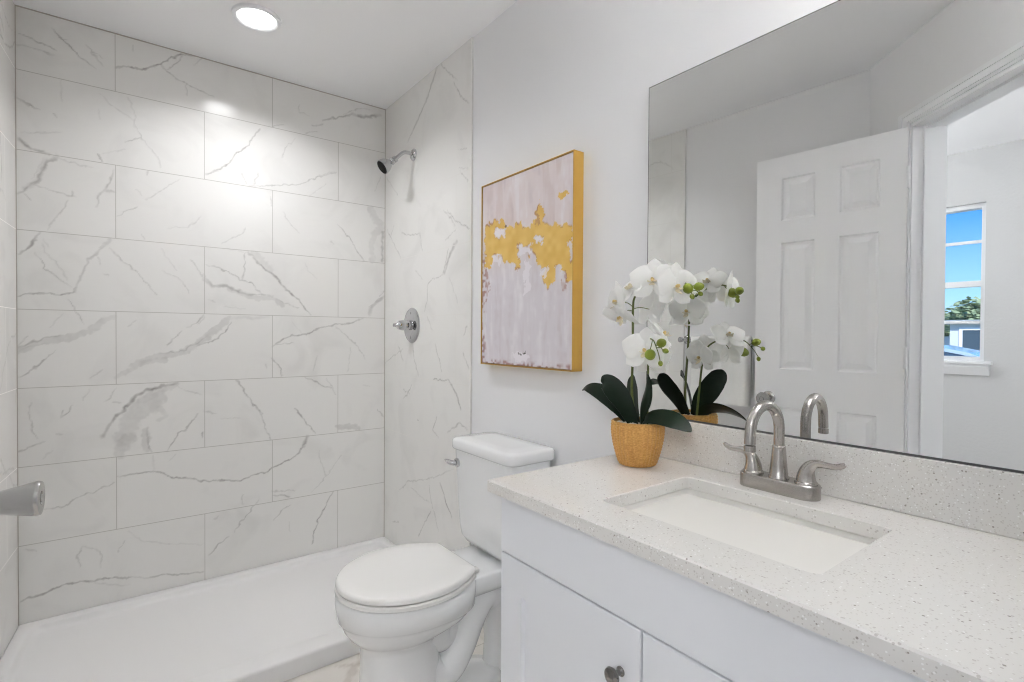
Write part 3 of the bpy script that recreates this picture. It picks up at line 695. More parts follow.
# ------------------------------------------------------------------ toilet
TY = 1.483
tl = thing('toilet', 'white two-piece toilet with closed lid between shower and vanity', 'toilet', (0.85, TY, 0))
def TP(u, v, z): return Vector((DW - u, TY + v, z))
def egg(uc, lf, lb, w, z, n=48, back=1.0):
    out = []
    for k in range(n):
        t = 2 * PI * k / n; c, s = math.cos(t), math.sin(t)
        if c >= 0: out.append(TP(uc + lf * c, w * s, z))
        else:
            e = 0.62 * back + 1.0 * (1 - back)
            out.append(TP(uc - lb * abs(c) ** e, w * (abs(s) ** 0.85) * (1 if s >= 0 else -1), z))
    return out
def rrt(u0, u1, hw, r, z, n=5):
    out = []
    for cu, cv, a in ((u1 - r, -hw + r, -90), (u1 - r, hw - r, 0), (u0 + r, hw - r, 90), (u0 + r, -hw + r, 180)):
        for k in range(n + 1):
            t = math.radians(a + 90 * k / n); out.append(TP(cu + r * math.cos(t), cv + r * math.sin(t), z))
    return out
# bowl with pedestal, rear deck and trapway as one body
b = BM()
loft(b, [egg(.49, .150, .145, .116, 0.0, back=.0), egg(.49, .148, .143, .114, .02, back=.0), egg(.492, .140, .132, .106, .06, back=.0), egg(.493, .131, .122, .099, .13, back=.0), egg(.494, .127, .118, .096, .20, back=.0), egg(.494, .127, .118, .096, .245, back=.0),
         egg(.492, .134, .122, .102, .264, back=.0), egg(.486, .155, .130, .119, .280, back=.2), egg(.478, .181, .15, .139, .298, back=.5), egg(.470, .201, .17, .156, .318), egg(.465, .212, .18, .165, .335),
         egg(.463, .217, .185, .169, .345), egg(.462, .227, .19, .1795, .352), egg(.464, .229, .195, .182, .39), egg(.464, .228, .195, .181, .412), egg(.464, .222, .19, .175, .419), egg(.46, .15, .13, .12, .419)])
loft(b, [rrt(.06, .36, .075, .03, .335), rrt(.04, .37, .100, .03, .35), rrt(.025, .38, .118, .03, .378), rrt(.025, .38, .118, .03, .412), rrt(.032, .37, .11, .03, .419)])
tr = catmull([TP(.47, -.01, .17), TP(.41, -.02, .12), TP(.355, -.035, .115), TP(.31, -.04, .17), TP(.268, -.04, .255), TP(.225, -.035, .312), TP(.18, -.025, .302), TP(.145, -.01, .23), TP(.132, 0, .12), TP(.135, 0, .0)], 7)
tube(b, tr, lerp_list([.075, .062, .053, .051, .052, .056, .056, .048, .042, .048], len(tr)), 24)
bp_ = catmull([TP(.42, 0, .27), TP(.36, 0, .23), TP(.33, 0, .27), TP(.30, 0, .33)], 7); tube(b, bp_, lerp_list([.09, .07, .06, .05], len(bp_)), 20)
loft(b, [egg(.34, .19, .21, .112, 0.0, back=.3), egg(.34, .19, .21, .110, .028, back=.3), egg(.34, .18, .20, .10, .042, back=.3), egg(.34, .12, .14, .06, .05, back=.3)])
bowl = obj('bowl', b, CERAMIC, tl, True, angle=60)
for s in (-1, 1):
    b = BM(); lathe(b, [(0.013, 0.0), (0.013, 0.012), (0.009, 0.020), (0.0, 0.023)], TP(.27, s * .098, .030), seg=18); obj('bolt_cap', b, CERAMIC, tl, True)
def seat_ring(inset, z, n=48):
    out = []
    tip, uc, w, ur, wr = .692 - inset, .475, .192 - inset, .293 + inset, .128 - inset
    for k in range(n // 2 + 1):
        t = -PI / 2 + PI * k / (n // 2); out.append((uc + (tip - uc) * math.cos(t), w * math.sin(t)))
    side = []
    for k in range(1, 9):
        f = k / 8; u = uc + (ur + .012 - uc) * f; side.append((u, w + (wr - w) * f ** 2.2))
    cor = [(ur + .004, wr - .004), (ur, wr - .014)]
    left = side + cor
    out = out + left + [(u, -v) for u, v in reversed(left)]
    return [TP(u, v, z) for u, v in out]
b = BM(); loft(b, [seat_ring(.004, .420), seat_ring(.0, .424), seat_ring(.0, .433), seat_ring(.004, .437)]); obj('seat', b, SEATP, tl, True)
b = BM(); loft(b, [seat_ring(.007, .4395), seat_ring(.002, .442), seat_ring(.002, .452), seat_ring(.005, .4575), seat_ring(.012, .460), seat_ring(.05, .4615), seat_ring(.10, .462)]); obj('seat_lid', b, SEATP, tl, True, angle=60)
for s in (-1, 1):
    b = BM(); box(b, TP(.292, s * .078 - .013, .4185), TP(.262, s * .078 + .013, .4330), .004); obj('hinge', b, SEATP, tl, True)
TKY = 0.0
b = BM()
loft(b, [rrt(.050, .165, .115, .035, .428), rrt(.035, .185, .145, .04, .44), rrt(.028, .196, .160, .04, .462), rrt(.025, .200, .166, .04, .50), rrt(.020, .206, .178, .036, .70), rrt(.020, .208, .181, .035, .768)])
obj('tank', b, CERAMIC, tl, True, angle=50)
b = BM()
loft(b, [rrt(.020, .206, .180, .033, .7685), rrt(.014, .213, .188, .034, .771), rrt(.012, .216, .191, .034, .776), rrt(.012, .216, .191, .034, .800), rrt(.016, .212, .187, .033, .808), rrt(.028, .200, .175, .03, .812), rrt(.07, .16, .12, .02, .8135)])
obj('tank_lid', b, CERAMIC, tl, True, angle=50)
b = BM(); c = TP(.206, .142, .722)
lathe(b, [(0.017, -0.002), (0.017, 0.006), (0.012, 0.011), (0.0, 0.012)], c, (-1, 0, 0), 20)
tube(b, [c + Vector((-.008, 0, 0)), c + Vector((-.018, .002, 0)), c + Vector((-.024, .010, .001)), c + Vector((-.026, .026, .004)), c + Vector((-.027, .042, .007))], [.009, .010, .0115, .012, .006], 14, squash=[1, 1, .8, .6, .4])
obj('flush_lever', b, CHROME, tl, True)

# ------------------------------------------------------------------ vanity
CT, CX0, CY1, CY0 = 0.860, 0.668, 0.972, 0.060
cab = thing('vanity_cabinet', 'white two-door vanity cabinet under the speckled stone counter', 'cabinet', (0.93, 0.52, 0))
FX = 0.690; KY1, KY0, YG_ = 0.948, 0.100, 0.551
b = BM(); xa, xb = FX + 0.020, DW - 0.004
box(b, (xa, KY0, 0.10), (xb, KY0 + .018, 0.8325)); box(b, (xa, KY1 - .018, 0.10), (xb, KY1, 0.8325))
box(b, (xb - .012, KY0 + .017, 0.10), (xb, KY1 - .017, 0.8325)); box(b, (xa, KY0 + .017, 0.10), (xb - .011, KY1 - .017, 0.118))
box(b, (xa, KY0 + .017, 0.68), (xa + .018, KY1 - .017, 0.8325)); box(b, (xa, YG_ - .02, 0.117), (xa + .018, YG_ + .02, 0.681))
box(b, (FX + 0.075, KY0, 0.0), (xb, KY1, 0.1005))
obj('body', b, CABP, cab)
b = BM(); box(b, (FX, KY0, 0.7015), (FX + 0.019, KY1, 0.8325), 0.0018, 2); obj('false_drawer_front', b, CABP, cab)
def shaker(y0, y1, z0, z1, st=0.075):
    bm = BM(); t = 0.019
    prev = None
    for ins, dx in ((0.0, t), (0.0, 0.0018), (0.0018, 0.0), (st, 0.0), (st + 0.003, 0.0085), (st + 0.004, 0.009)):
        vs = [bm.verts.new((FX + dx, y, z)) for y, z in ((y0 + ins, z0 + ins), (y1 - ins, z0 + ins), (y1 - ins, z1 - ins), (y0 + ins, z1 - ins))]
        if prev is None: bm.faces.new(vs)
        else:
            for k in range(4): bm.faces.new((prev[k], prev[(k + 1) % 4], vs[(k + 1) % 4], vs[k]))
        prev = vs
    bm.faces.new(prev)
    return bm
def cab_knob(y, z, parent):
    bm = BM(); lathe(bm, [(0.0085, 0.0), (0.0085, 0.002), (0.0055, 0.005), (0.005, 0.012), (0.007, 0.016), (0.0135, 0.019), (0.0155, 0.0225), (0.0145, 0.026), (0.010, 0.0285), (0.0, 0.0295)], (FX, y, z), (-1, 0, 0), 28)
    obj('knob', bm, DARKNOB, parent, True)
YG = 0.551
d1 = obj('door', shaker(YG + 0.0022, KY1, 0.105, 0.6975), CABP, cab); cab_knob(0.594, 0.609, d1)
d2 = obj('door', shaker(KY0, YG - 0.0022, 0.105, 0.6975), CABP, cab); cab_knob(0.508, 0.609, d2)

SX0, SX1, SY0, SY1 = 0.770, 1.062, 0.312, 0.718     # sink cut-out
ct = thing('countertop', 'white speckled stone vanity counter with matching backsplash', 'countertop', (0.93, 0.52, CT - 0.026))
b = BM(); th = 0.027
outer_pts = [(CX0, CY0), (DW - .0005, CY0), (DW - .0005, CY1), (CX0, CY1)]
def round_rect(x0, y0, x1, y1, r, n=5):
    return [(p[0], p[1]) for p in rr(x0, y0, x1, y1, r, 0, n)]
inn = round_rect(SX0, SY0, SX1, SY1, 0.014)
e_ = 0.003
def ring_of(pts, z): return [b.verts.new((x, y, z)) for x, y in pts]
n_in = len(inn); q_ = n_in // 4
# outer outline resampled so that each corner fans to a quarter of the inner outline: corners in order +x-y, +x+y, -x+y, -x-y
oc = [(DW - .0005, CY0), (DW - .0005, CY1), (CX0, CY1), (CX0, CY0)]
def inset(p, d): return (p[0] + (d if p[0] < .9 else -d * 0), p[1] + (d if p[1] < .5 else -d))
ot, ob = ring_of([inset(p, e_) for p in oc], CT), ring_of(oc, CT - th)
om = ring_of(oc, CT - e_)
it, im_, ib = ring_of(round_rect(SX0 - .002, SY0 - .002, SX1 + .002, SY1 + .002, .016), CT), ring_of(inn, CT - .002), ring_of(inn, CT - th)
for top, inner in ((ot, it), (ob, ib)):
    for c in range(4):
        seg_ = list(range(c * q_, (c + 1) * q_))
        for k in seg_[:-1]: b.faces.new((top[c], inner[k], inner[k + 1]))
        b.faces.new((top[c], inner[seg_[-1]], inner[(seg_[-1] + 1) % n_in], top[(c + 1) % 4]))
for a, c in ((ot, om), (om, ob)):
    for k in range(4): b.faces.new((a[k], a[(k + 1) % 4], c[(k + 1) % 4], c[k]))
for a, c in ((it, im_), (im_, ib)):
    for k in range(n_in): b.faces.new((a[k], a[(k + 1) % n_in], c[(k + 1) % n_in], c[k]))
obj('slab', b, QUARTZ, ct, False)
b = BM(); box(b, (1.168, CY0, CT + 0.0005), (DW - .0005, 0.952, 0.9675), 0.0015, 2); obj('backsplash', b, QUARTZ, ct)

sk = thing('sink', 'white rectangular undermount sink basin set in the counter', 'sink', (0.92, 0.52, 0.70))
b = BM()
def srr(d, r, z): return rr(SX0 - .006 + d, SY0 - .006 + d, SX1 + .006 - d, SY1 + .006 - d, r, z)
zt = CT - th - 0.0008
loft(b, [srr(-.012, .03, zt - .012), srr(-.012, .03, zt), srr(0, .022, zt), srr(.004, .022, zt - .004), srr(.010, .024, zt - .05), srr(.022, .030, zt - .105), srr(.045, .045, zt - .128), srr(.09, .05, zt - .134), srr(.135, .008, zt - .137)], caps=True)
obj('basin', b, SINKC, sk, True, angle=55)
b = BM(); lathe(b, [(0.022, 0.0), (0.022, 0.002), (0.018, 0.003), (0.0, 0.0035)], (0.922, 0.52, zt - .1365), seg=28); obj('drain', b, CHROME, sk, True)

# ------------------------------------------------------------------ faucet
FC = Vector((1.118, 0.534, CT))
fa = thing('faucet', 'brushed nickel two-handle faucet with high arc spout on counter', 'faucet', FC)
b = BM()
def stad(l, r, z, n=14):
    out = []
    for k in range(n + 1): t = PI * k / n; out.append(FC + Vector((-r * math.cos(t), l + r * math.sin(t), z)))
    for k in range(n + 1): t = PI + PI * k / n; out.append(FC + Vector((-r * math.cos(t), -l + r * math.sin(t), z)))
    return out
loft(b, [stad(.0555, .0268, 0.0008), stad(.0555, .0268, .025), stad(.0555, .026, .0285), stad(.0555, .024, .030)]); obj('base_plate', b, NICKEL, fa, True)
b = BM(); lathe(b, [(0.0205, .029), (0.0205, .0325), (0.0185, .0345), (0.0165, .055), (0.0140, .086), (0.0130, .095), (0.0132, .0965), (0.0118, .0985)], FC, seg=28)
zc_ = 0.134; R_ = 0.053
pts = [FC + Vector((0, 0, .094)), FC + Vector((0, 0, .115))] + [FC + Vector((-R_ + R_ * math.cos(t), 0.006 * (1 - math.cos(t)) / 2, zc_ + R_ * math.sin(t))) for t in [PI * k / 20 for k in range(21)]] + [FC + Vector((-2 * R_ - .001, .006, .122)), FC + Vector((-2 * R_ - .002, .006, .112))]
tube(b, pts, .0108, 20)
sp_ = obj('spout', b, NICKEL, fa, True, angle=50)
b = BM(); lathe(b, [(0.0108, 0.0), (0.0112, .002), (0.0112, .012), (0.0098, .013), (0.009, .011), (0.0, .011)], FC + Vector((-2 * R_ - .002, .006, .110)), (0, 0, -1), 20); obj('aerator', b, NICKEL, sp_, True)
for s in (1, -1):
    h0 = FC + Vector((0, s * .0555, .007))
    b = BM(); lathe(b, [(0.0215, .0225), (0.0215, .026), (0.0195, .028)], h0, seg=28)
    P = catmull([h0 + Vector((0, 0, .026)), h0 + Vector((0, 0, .038)), h0 + Vector((-.001, s * .003, .051)), h0 + Vector((-.002, s * .010, .061)), h0 + Vector((-.004, s * .022, .0675)), h0 + Vector((-.007, s * .040, .0685)), h0 + Vector((-.010, s * .058, .0690)), h0 + Vector((-.012, s * .070, .0740)), h0 + Vector((-.0125, s * .076, .0785))], 6)
    if s > 0: P = [h0 + Vector((p.x - h0.x, (p.y - h0.y) * .82, p.z - h0.z)) for p in P]
    n_ = len(P)
    tube(b, P, lerp_list([.0195, .0172, .0140, .0112, .0085, .0068, .0062, .0058, .0036], n_), 20, squash=lerp_list([1, 1, 1, .85, .6, .42, .38, .36, .4], n_))
    obj('handle', b, NICKEL, fa, True, angle=60)

# ------------------------------------------------------------------ mirror
mi = thing('wall_mirror', 'large frameless wall mirror above the backsplash', 'mirror', (1.185, 0.47, 0.968))
MY0, MY1, MZ0, MZ1 = 0.02, 0.931, 0.9685, 1.879
b = BM(); box(b, (1.180, MY0, MZ0 + .001), (1.1835, MY1, MZ1)); obj('silvered_glass', b, MIRROR, mi)
EDGE = mat('mirror_edge_grey', srgb(62, 64, 64), 0.5, 0.0)
b = BM(); holed(b, (1.1800, 0, 0), (0, 1, 0), (0, 0, 1), (0.0100, 0, 0), (MY0 - .0022, MZ0 - .0005, MY1 + .0018, MZ1 + .0022), (MY0, MZ0 + .001, MY1, MZ1)); obj('ground_edge', b, EDGE, mi)
b = BM(); prism(b, [(0, 0), (-.0035, 0), (-.0035, .004), (-.0015, .004), (-.0015, .0012), (0, .0012)], (1.1812, MY0, MZ0 - .001), (1, 0, 0), (0, 0, 1), (0, MY1 - MY0, 0)); obj('bottom_channel', b, EDGE, mi)

# ------------------------------------------------------------------ painting
AX, AY0, AY1, AZ0, AZ1 = 1.147, 1.197, 1.722, 1.073, 1.777
pa = thing('framed_painting', 'gold framed abstract painting in gold, lilac and white above the toilet', 'painting', (1.17, 1.46, AZ0))
b = BM(); fw = 0.003
holed(b, (AX, 0, 0), (0, 1, 0), (0, 0, 1), (DW - AX - .0005, 0, 0), (AY0, AZ0, AY1, AZ1), (AY0 + fw, AZ0 + fw, AY1 - fw, AZ1 - fw)); obj('frame', b, GOLD, pa)
b = BM(); box(b, (1.182, AY0 + fw, AZ0 + fw), (1.186, AY1 - fw, AZ1 - fw)); obj('backing', b, mat('dark_backing', srgb(70, 44, 24), 0.8), pa)
cy0, cz0, cw, ch_ = AY0 + fw + .003, AZ0 + fw + .003, AY1 - AY0 - 2 * fw - .006, AZ1 - AZ0 - 2 * fw - .006
cv, U, V = grid_slab('canvas', (AX + .003 - pa.location.x, cy0 - pa.location.y, cz0 - pa.location.z), (0, 1, 0), (0, 0, 1), (0.025, 0, 0), cw, ch_, 0.0022, PAINTING)
cv.parent = pa
def cpoly(pts):
    out = []
    for x, y in pts:
        u, v = on_right(460 + x / 2.625, 130 + y / 2.625, AX); out.append((u - cy0, v - cz0))
    return out
def inside(poly, X, Y):
    r = np.zeros(X.shape, bool); n = len(poly)
    for i in range(n):
        (x1, y1), (x2, y2) = poly[i], poly[(i + 1) % n]
        c = ((y1 > Y) != (y2 > Y)) & (X < (x2 - x1) * (Y - y1) / (y2 - y1 + 1e-12) + x1); r ^= c
    return r
wu = U + (vnoise(U * 60, V * 60, 50) - .5) * .022 + (vnoise(U * 200, V * 200, 51) - .5) * .010
wv = V + (vnoise(U * 60, V * 60, 52) - .5) * .022 + (vnoise(U * 200, V * 200, 53) - .5) * .010
def lin(c): return np.array(srgb(*c)[:3])
def blend(img, mask, c): return img * (1 - mask[..., None]) + lin(c) * mask[..., None]
streak = vnoise(U * 38, V * 9, 54) * .5 + vnoise(U * 120, V * 22, 55) * .3 + vnoise(U * 60, V * 60, 59) * .2
img = np.ones(U.shape + (3,)) * lin((222, 210, 210))
topf = np.clip((V / ch_ - .45) / .25, 0, 1)
img = blend(img, (1 - topf), (216, 210, 215))
img = blend(img, np.clip((streak - .52) * 2.2, 0, .7), (234, 230, 233))
img = blend(img, np.clip((.40 - streak) * 1.8, 0, .4), (196, 182, 186))
img = blend(img, topf * np.clip((.42 - vnoise(U * 30 + 3, V * 4, 58)) * 2.5, 0, .25), (190, 164, 158))
gold = cpoly([(65, 250), (90, 240), (113, 236), (122, 252), (140, 256), (150, 236), (165, 255), (192, 250), (199, 210), (207, 180), (216, 212), (218, 252), (240, 248), (297, 244), (297, 392), (280, 392), (268, 375), (262, 350), (250, 362), (246, 398), (226, 410), (211, 388), (215, 372), (230, 362), (200, 356), (190, 302), (180, 332), (160, 322), (150, 327), (160, 345), (155, 364), (140, 352), (110, 347), (105, 330), (85, 330), (85, 350), (64, 366)])
g = inside(gold, wu, wv).astype(float)
for hole in ([(90, 262), (105, 256), (122, 260), (120, 280), (92, 282)], [(192, 284), (205, 276), (220, 280), (218, 292), (196, 296)], [(150, 302), (186, 298), (190, 322), (165, 330), (148, 322)], [(282, 290), (292, 286), (292, 345), (284, 345)]):
    g *= 1 - inside(cpoly(hole), wu, wv)
g = np.maximum(g, inside(cpoly([(260, 166), (280, 152), (280, 176), (262, 186)]), wu, wv))
gn = vnoise(U * 45, V * 45, 56)
gsh = np.clip(.35 + gn * .7, 0, 1)
gcol = lin((216, 174, 82)) * gsh[..., None] + lin((234, 202, 122)) * (1 - gsh[..., None])
edge_n = vnoise(U * 90, V * 90, 57)
img = img * (1 - g[..., None]) + gcol * g[..., None]
wht = np.zeros_like(g)
for hole in ([(92, 264), (106, 260), (119, 264), (117, 278), (94, 279)], [(194, 285), (206, 279), (217, 282), (216, 290), (198, 293)], [(152, 304), (184, 302), (187, 318), (165, 326), (152, 320)], [(165, 345), (182, 340), (185, 420), (168, 430)], [(84, 334), (103, 332), (104, 352), (88, 352)], [(136, 585), (160, 580), (180, 600), (175, 612), (140, 610)], [(205, 366), (228, 364), (226, 382), (210, 384)]):
    wht = np.maximum(wht, inside(cpoly(hole), wu, wv))
img = blend(img, wht * .75, (236, 231, 236))
# ragged rust-brown touches along the left, lower and right edges and around the gold
em = np.clip(1 - U / .03, 0, 1) * 0 + np.clip(1 - (cw - U) / .035, 0, 1) * (V < ch_ * .62) + np.clip(1 - V / .02, 0, 1)
img = blend(img, np.clip(em * (edge_n - .42) * 3.2, 0, .75), (150, 96, 84))
rim = np.zeros_like(g)
rim[2:-2, 2:-2] = np.abs(g[4:, 2:-2] - g[:-4, 2:-2])
img = blend(img, np.clip(rim * (vnoise(U * 35, V * 35, 61) - .5) * 2.5, 0, .7), (168, 112, 70))
for pts in ([(264, 385), (277, 380), (281, 430), (268, 436)], [(196, 210), (203, 200), (206, 250), (198, 255)], [(64, 368), (72, 366), (76, 420), (65, 450)]):
    img = blend(img, inside(cpoly(pts), wu, wv) * np.clip((edge_n - .3) * 1.8, 0, .6), (160, 104, 84))
for pts in ([(117, 249), (124, 249), (123, 256), (118, 256)], [(153, 586), (162, 588), (160, 594), (155, 592)], [(165, 587), (173, 586), (171, 593), (166, 594)]):
    img = blend(img, inside(cpoly(pts), wu, wv) * .9, (44, 34, 30))
a = cv.data.attributes.new('paint', 'FLOAT_COLOR', 'POINT')
rgba = np.ones((U.size + 4, 4), np.float32); rgba[:U.size, :3] = img.reshape(-1, 3); a.data.foreach_set('color', rgba.reshape(-1))

# ------------------------------------------------------------------ towel on a bar (seen in the mirror)
BXT = -0.322; DLT = left_x(1.6, -.008)
tb = thing('towel_bar', 'chrome towel bar on the left wall behind the open door', 'towel bar', (DLT, 1.6, 1.17))
b = BM(); tube(b, [(BXT, 1.400, 1.166), (BXT, 1.874, 1.166)], 0.0062, 16); obj('rail', b, CHROME, tb, True)
for y in (1.408, 1.864):
    b = BM(); lathe(b, [(0.026, 0.0), (0.026, 0.004), (0.020, 0.010), (0.011, 0.014), (0.010, 0.055), (0.015, 0.060), (0.016, 0.075), (0.012, 0.080), (0.0, 0.081)], (left_x(y, -.008), y, 1.166), (1, 0, 0), 28); obj('mount', b, CHROME, tb, True)
b = BM()
prof = [(BXT + .028, .815), (BXT + .030, .90), (BXT + .028, 1.05), (BXT + .026, 1.15), (BXT + .019, 1.178), (BXT, 1.190), (BXT - .019, 1.178), (BXT - .026, 1.15), (BXT - .026, 1.0), (BXT - .026, .86)]
prof_in = [(BXT - .014, .86), (BXT - .014, 1.0), (BXT - .012, 1.15), (BXT - .010, 1.172), (BXT, 1.1765), (BXT + .010, 1.172), (BXT + .012, 1.15), (BXT + .014, 1.05), (BXT + .014, .90), (BXT + .014, .815)]
ny = 28; rings = []
for k in range(ny + 1):
    y = 1.430 + (1.790 - 1.430) * k / ny
    w = 0.004 * math.sin(k * 0.9) + 0.003 * math.sin(k * 0.37 + 1)
    e = min(k, ny - k); tp = 0.55 if e == 0 else 1.0
    rings.append([((BXT + (x - BXT) * tp + (w if z < 1.1 and x > BXT + .015 else 0)), y, z) for x, z in prof + prof_in])
loft(b, rings); tw = obj('hand_towel', b, TOWEL, None, True, angle=70)
tag(tw, 'white towel folded over the bar behind the door, seen in the mirror', 'towel')

# ------------------------------------------------------------------ orchid
PC = Vector((1.060, 0.864, CT))
orc = thing('potted_orchid', 'white orchid with dark leaves in a woven ochre pot', 'plant', PC)
b = BM(); nseg, rings = 168, []
prof = [(0.0, 0.0008), (0.043, 0.0008), (0.0470, 0.003)] + [(0.0470 + 0.0195 * math.sin(PI / 2 * min(1, k / 24)) ** .9 - 0.0015 * max(0, (k - 19) / 7) ** 2, 0.005 + 0.104 * k / 26) for k in range(27)] + [(0.0645, 0.1115), (0.0615, 0.1125), (0.0590, 0.111), (0.0585, 0.098), (0.0, 0.094)]
for i, (r, z) in enumerate(prof):
    ring = []
    for k in range(nseg):
        a = 2 * PI * k / nseg; d = 0
        if 2 < i < 30: d = 0.0015 * math.cos(36 * a) + 0.0007 * math.cos(PI * i + 18 * a) 
        ring.append(PC + Vector(((r + d) * math.cos(a), (r + d) * math.sin(a), z)))
    rings.append(ring)
rings[0] = [PC + Vector((0.002 * math.cos(2 * PI * k / nseg), 0.002 * math.sin(2 * PI * k / nseg), .0008)) for k in range(nseg)]
rings[-1] = [PC + Vector((0.002 * math.cos(2 * PI * k / nseg), 0.002 * math.sin(2 * PI * k / nseg), .098)) for k in range(nseg)]
loft(b, rings); pot = obj('pot', b, WICKER, orc, True, angle=80)
b = BM(); rng = random.Random(4)
for k in range(110):
    a, rr_ = rng.uniform(0, 2 * PI), 0.053 * math.sqrt(rng.random())
    r_ = rng.uniform(.0045, .0075)
    m4 = Matrix.Translation(PC + Vector((rr_ * math.cos(a), rr_ * math.sin(a), .099 + rng.uniform(0, .004)))) @ Matrix.Rotation(rng.uniform(0, 6), 4, 'Z') @ Matrix.Diagonal((1.2, .9, .75, 1))
    bmesh.ops.create_icosphere(b, subdivisions=1, radius=r_, matrix=m4)
o = obj('pebbles', b, PEBBLE, orc, True); o['kind'] = 'stuff'

def leaf(pts, widths, up, cup=0.25, name='leaf'):
    """Strap leaf along pts; up = side the blade faces; a fold along the midrib and real thickness."""
    C = catmull(pts, 6); n = len(C); W = lerp_list(widths, n); up = Vector(up).normalized(); b = BM(); rings = []
    for i, p in enumerate(C):
        t = (C[min(i + 1, n - 1)] - C[max(i - 1, 0)]).normalized()
        side = t.cross(up).normalized(); nn = side.cross(t).normalized(); w = max(W[i], .0012)
        top, bot = [], []
        for k in range(9):
            s = -1 + 2 * k / 8; lift = cup * w * (abs(s) ** 1.5)
            th_ = .0016 * (1 - .7 * abs(s))
            top.append(p + side * (s * w) + nn * (lift + th_)); bot.append(p + side * (s * w) + nn * (lift - th_))
        rings.append(top + bot[::-1])
    loft(b, rings); return obj(name, b, LEAF, orc, True, angle=80)
G0 = PC + Vector((0.004, -0.002, .094))
W_ = [.010, .017, .023, .026, .026, .022, .014, .002]
leaf([G0 + Vector((-.004, .012, 0)), Vector((1.050, .915, 1.000)), Vector((1.043, .968, 1.032)), Vector((1.034, 1.012, 1.045)), Vector((1.030, 1.034, 1.036))], [.010, .018, .025, .027, .026, .021, .012, .002], (-.5, .1, .75), .12)
leaf([G0 + Vector((-.010, .006, 0)), Vector((1.038, .890, 1.012)), Vector((1.024, .912, 1.048)), Vector((1.012, .930, 1.070)), Vector((1.006, .942, 1.070))], [.009, .019, .026, .029, .028, .023, .014, .002], (-.55, -.75, .35), .15)
leaf([G0 + Vector((0, -.006, 0)), Vector((1.050, .846, 1.000)), Vector((1.038, .822, 1.045)), Vector((1.022, .804, 1.082)), Vector((1.017, .799, 1.096))], [.010, .018, .026, .030, .029, .024, .014, .002], (.74, -.66, .15), .25)
leaf([G0 + Vector((-.004, -.008, 0)), Vector((1.050, .826, .983)), Vector((1.052, .780, .990)), Vector((1.054, .735, .982)), Vector((1.056, .704, .968))], [.009, .018, .025, .028, .028, .024, .015, .002], (-.55, -.1, .83), .10)
leaf([G0 + Vector((.008, .008, 0)), Vector((1.085, .895, 1.005)), Vector((1.105, .918, 1.045)), Vector((1.115, .930, 1.072)), Vector((1.118, .934, 1.080))], [.008, .015, .021, .024, .022, .018, .010, .002], (-.6, .4, .5), .15)

def stem(pts, r0, r1):
    C = catmull(pts, 8); b = BM(); tube(b, C, lerp_list([r0, (r0 + r1) / 2, r1], len(C)), 10); return obj('stem', b, STEM, orc, True)
s1 = [G0 + Vector((.010, .012, -.002)), Vector((1.064, .886, 1.03)), Vector((1.060, .8815, 1.15)), Vector((1.056, .879, 1.255)), Vector((1.055, .872, 1.289)), Vector((1.055, .845, 1.312)), Vector((1.060, .805, 1.327)), Vector((1.070, .765, 1.325)), Vector((1.080, .735, 1.310)), Vector((1.084, .728, 1.296))]
s2 = [G0 + Vector((.008, -.018, -.002)), Vector((1.068, .839, 1.03)), Vector((1.062, .834, 1.11)), Vector((1.055, .828, 1.150)), Vector((1.036, .815, 1.172)), Vector((1.010, .790, 1.182)), Vector((.984, .758, 1.178)), Vector((.974, .742, 1.162))]
stem(s1, .0038, .0013); stem(s2, .0034, .0012)
def bud(p, r, d, src):
    p, d = Vector(p), Vector(d).normalized(); b = BM()
    lathe(b, [(0.0, -r * 1.15), (r * .5, -r * .95), (r * .9, -r * .4), (r, .1 * r), (r * .82, r * .7), (r * .4, r * 1.15), (0.0, r * 1.3)], p, d, 16)
    o = obj('bud', b, BUD, orc, True)
    b = BM(); tube(b, catmull([Vector(src), (Vector(src) + p) / 2 + Vector((0, 0, .004)), p - d * r], 4), .0011, 8); obj('bud_stalk', b, STEM, o, True)
bud((1.082, .735, 1.303), .0125, (-.3, -.5, -.4), (1.079, .742, 1.318)); bud((1.090, .712, 1.306), .0105, (.3, -.8, .1), (1.082, .730, 1.304))
bud((1.080, .722, 1.283), .006, (0, -.4, -.8), (1.084, .728, 1.296)); bud((1.098, .712, 1.290), .0055, (.5, -.4, -.5), (1.084, .728, 1.296))
bud((.977, .762, 1.146), .0128, (-.5, -.5, -.3), (.990, .766, 1.178)); bud((.972, .728, 1.173), .0105, (-.1, -.8, .2), (.975, .744, 1.166))
bud((.966, .712, 1.156), .006, (.4, -.6, -.2), (.974, .742, 1.162)); bud((.965, .724, 1.128), .0055, (0, -.2, -.9), (.974, .742, 1.162))

def petal_mesh(bm, c, d, nrm, l, w, shape, curl):
    """One petal: starts at c, grows along d, faces nrm."""
    d = Vector(d).normalized(); nrm = Vector(nrm).normalized(); side = d.cross(nrm).normalized(); nrm = side.cross(d).normalized()
    rings = []; n = 10
    for i in range(n + 1):
        t = i / n
        if shape == 'round': ww = w * (math.sin(PI * min(1, t * 1.0 + .03) ** .82) ** .62 if 0 < t < 1 else .06)
        else: ww = w * ((math.sin(PI * (t * .96 + .04)) ** .75) if t < 1 else .05)
        ww = max(ww, w * .05)
        z = curl * l * (t * t - .25 * t)
        top, bot = [], []
        for k in range(9):
            s = -1 + k / 4; cup = -.16 * ww * s * s + .05 * ww * math.sin(6 * t + 3 * s)
            p = Vector(c) + d * (l * t) + side * (ww * s) + nrm * (z + cup)
            th_ = .0007 * (1 - .6 * abs(s)); top.append(p + nrm * th_); bot.append(p - nrm * th_)
        rings.append(top + bot[::-1])
    loft(bm, rings)

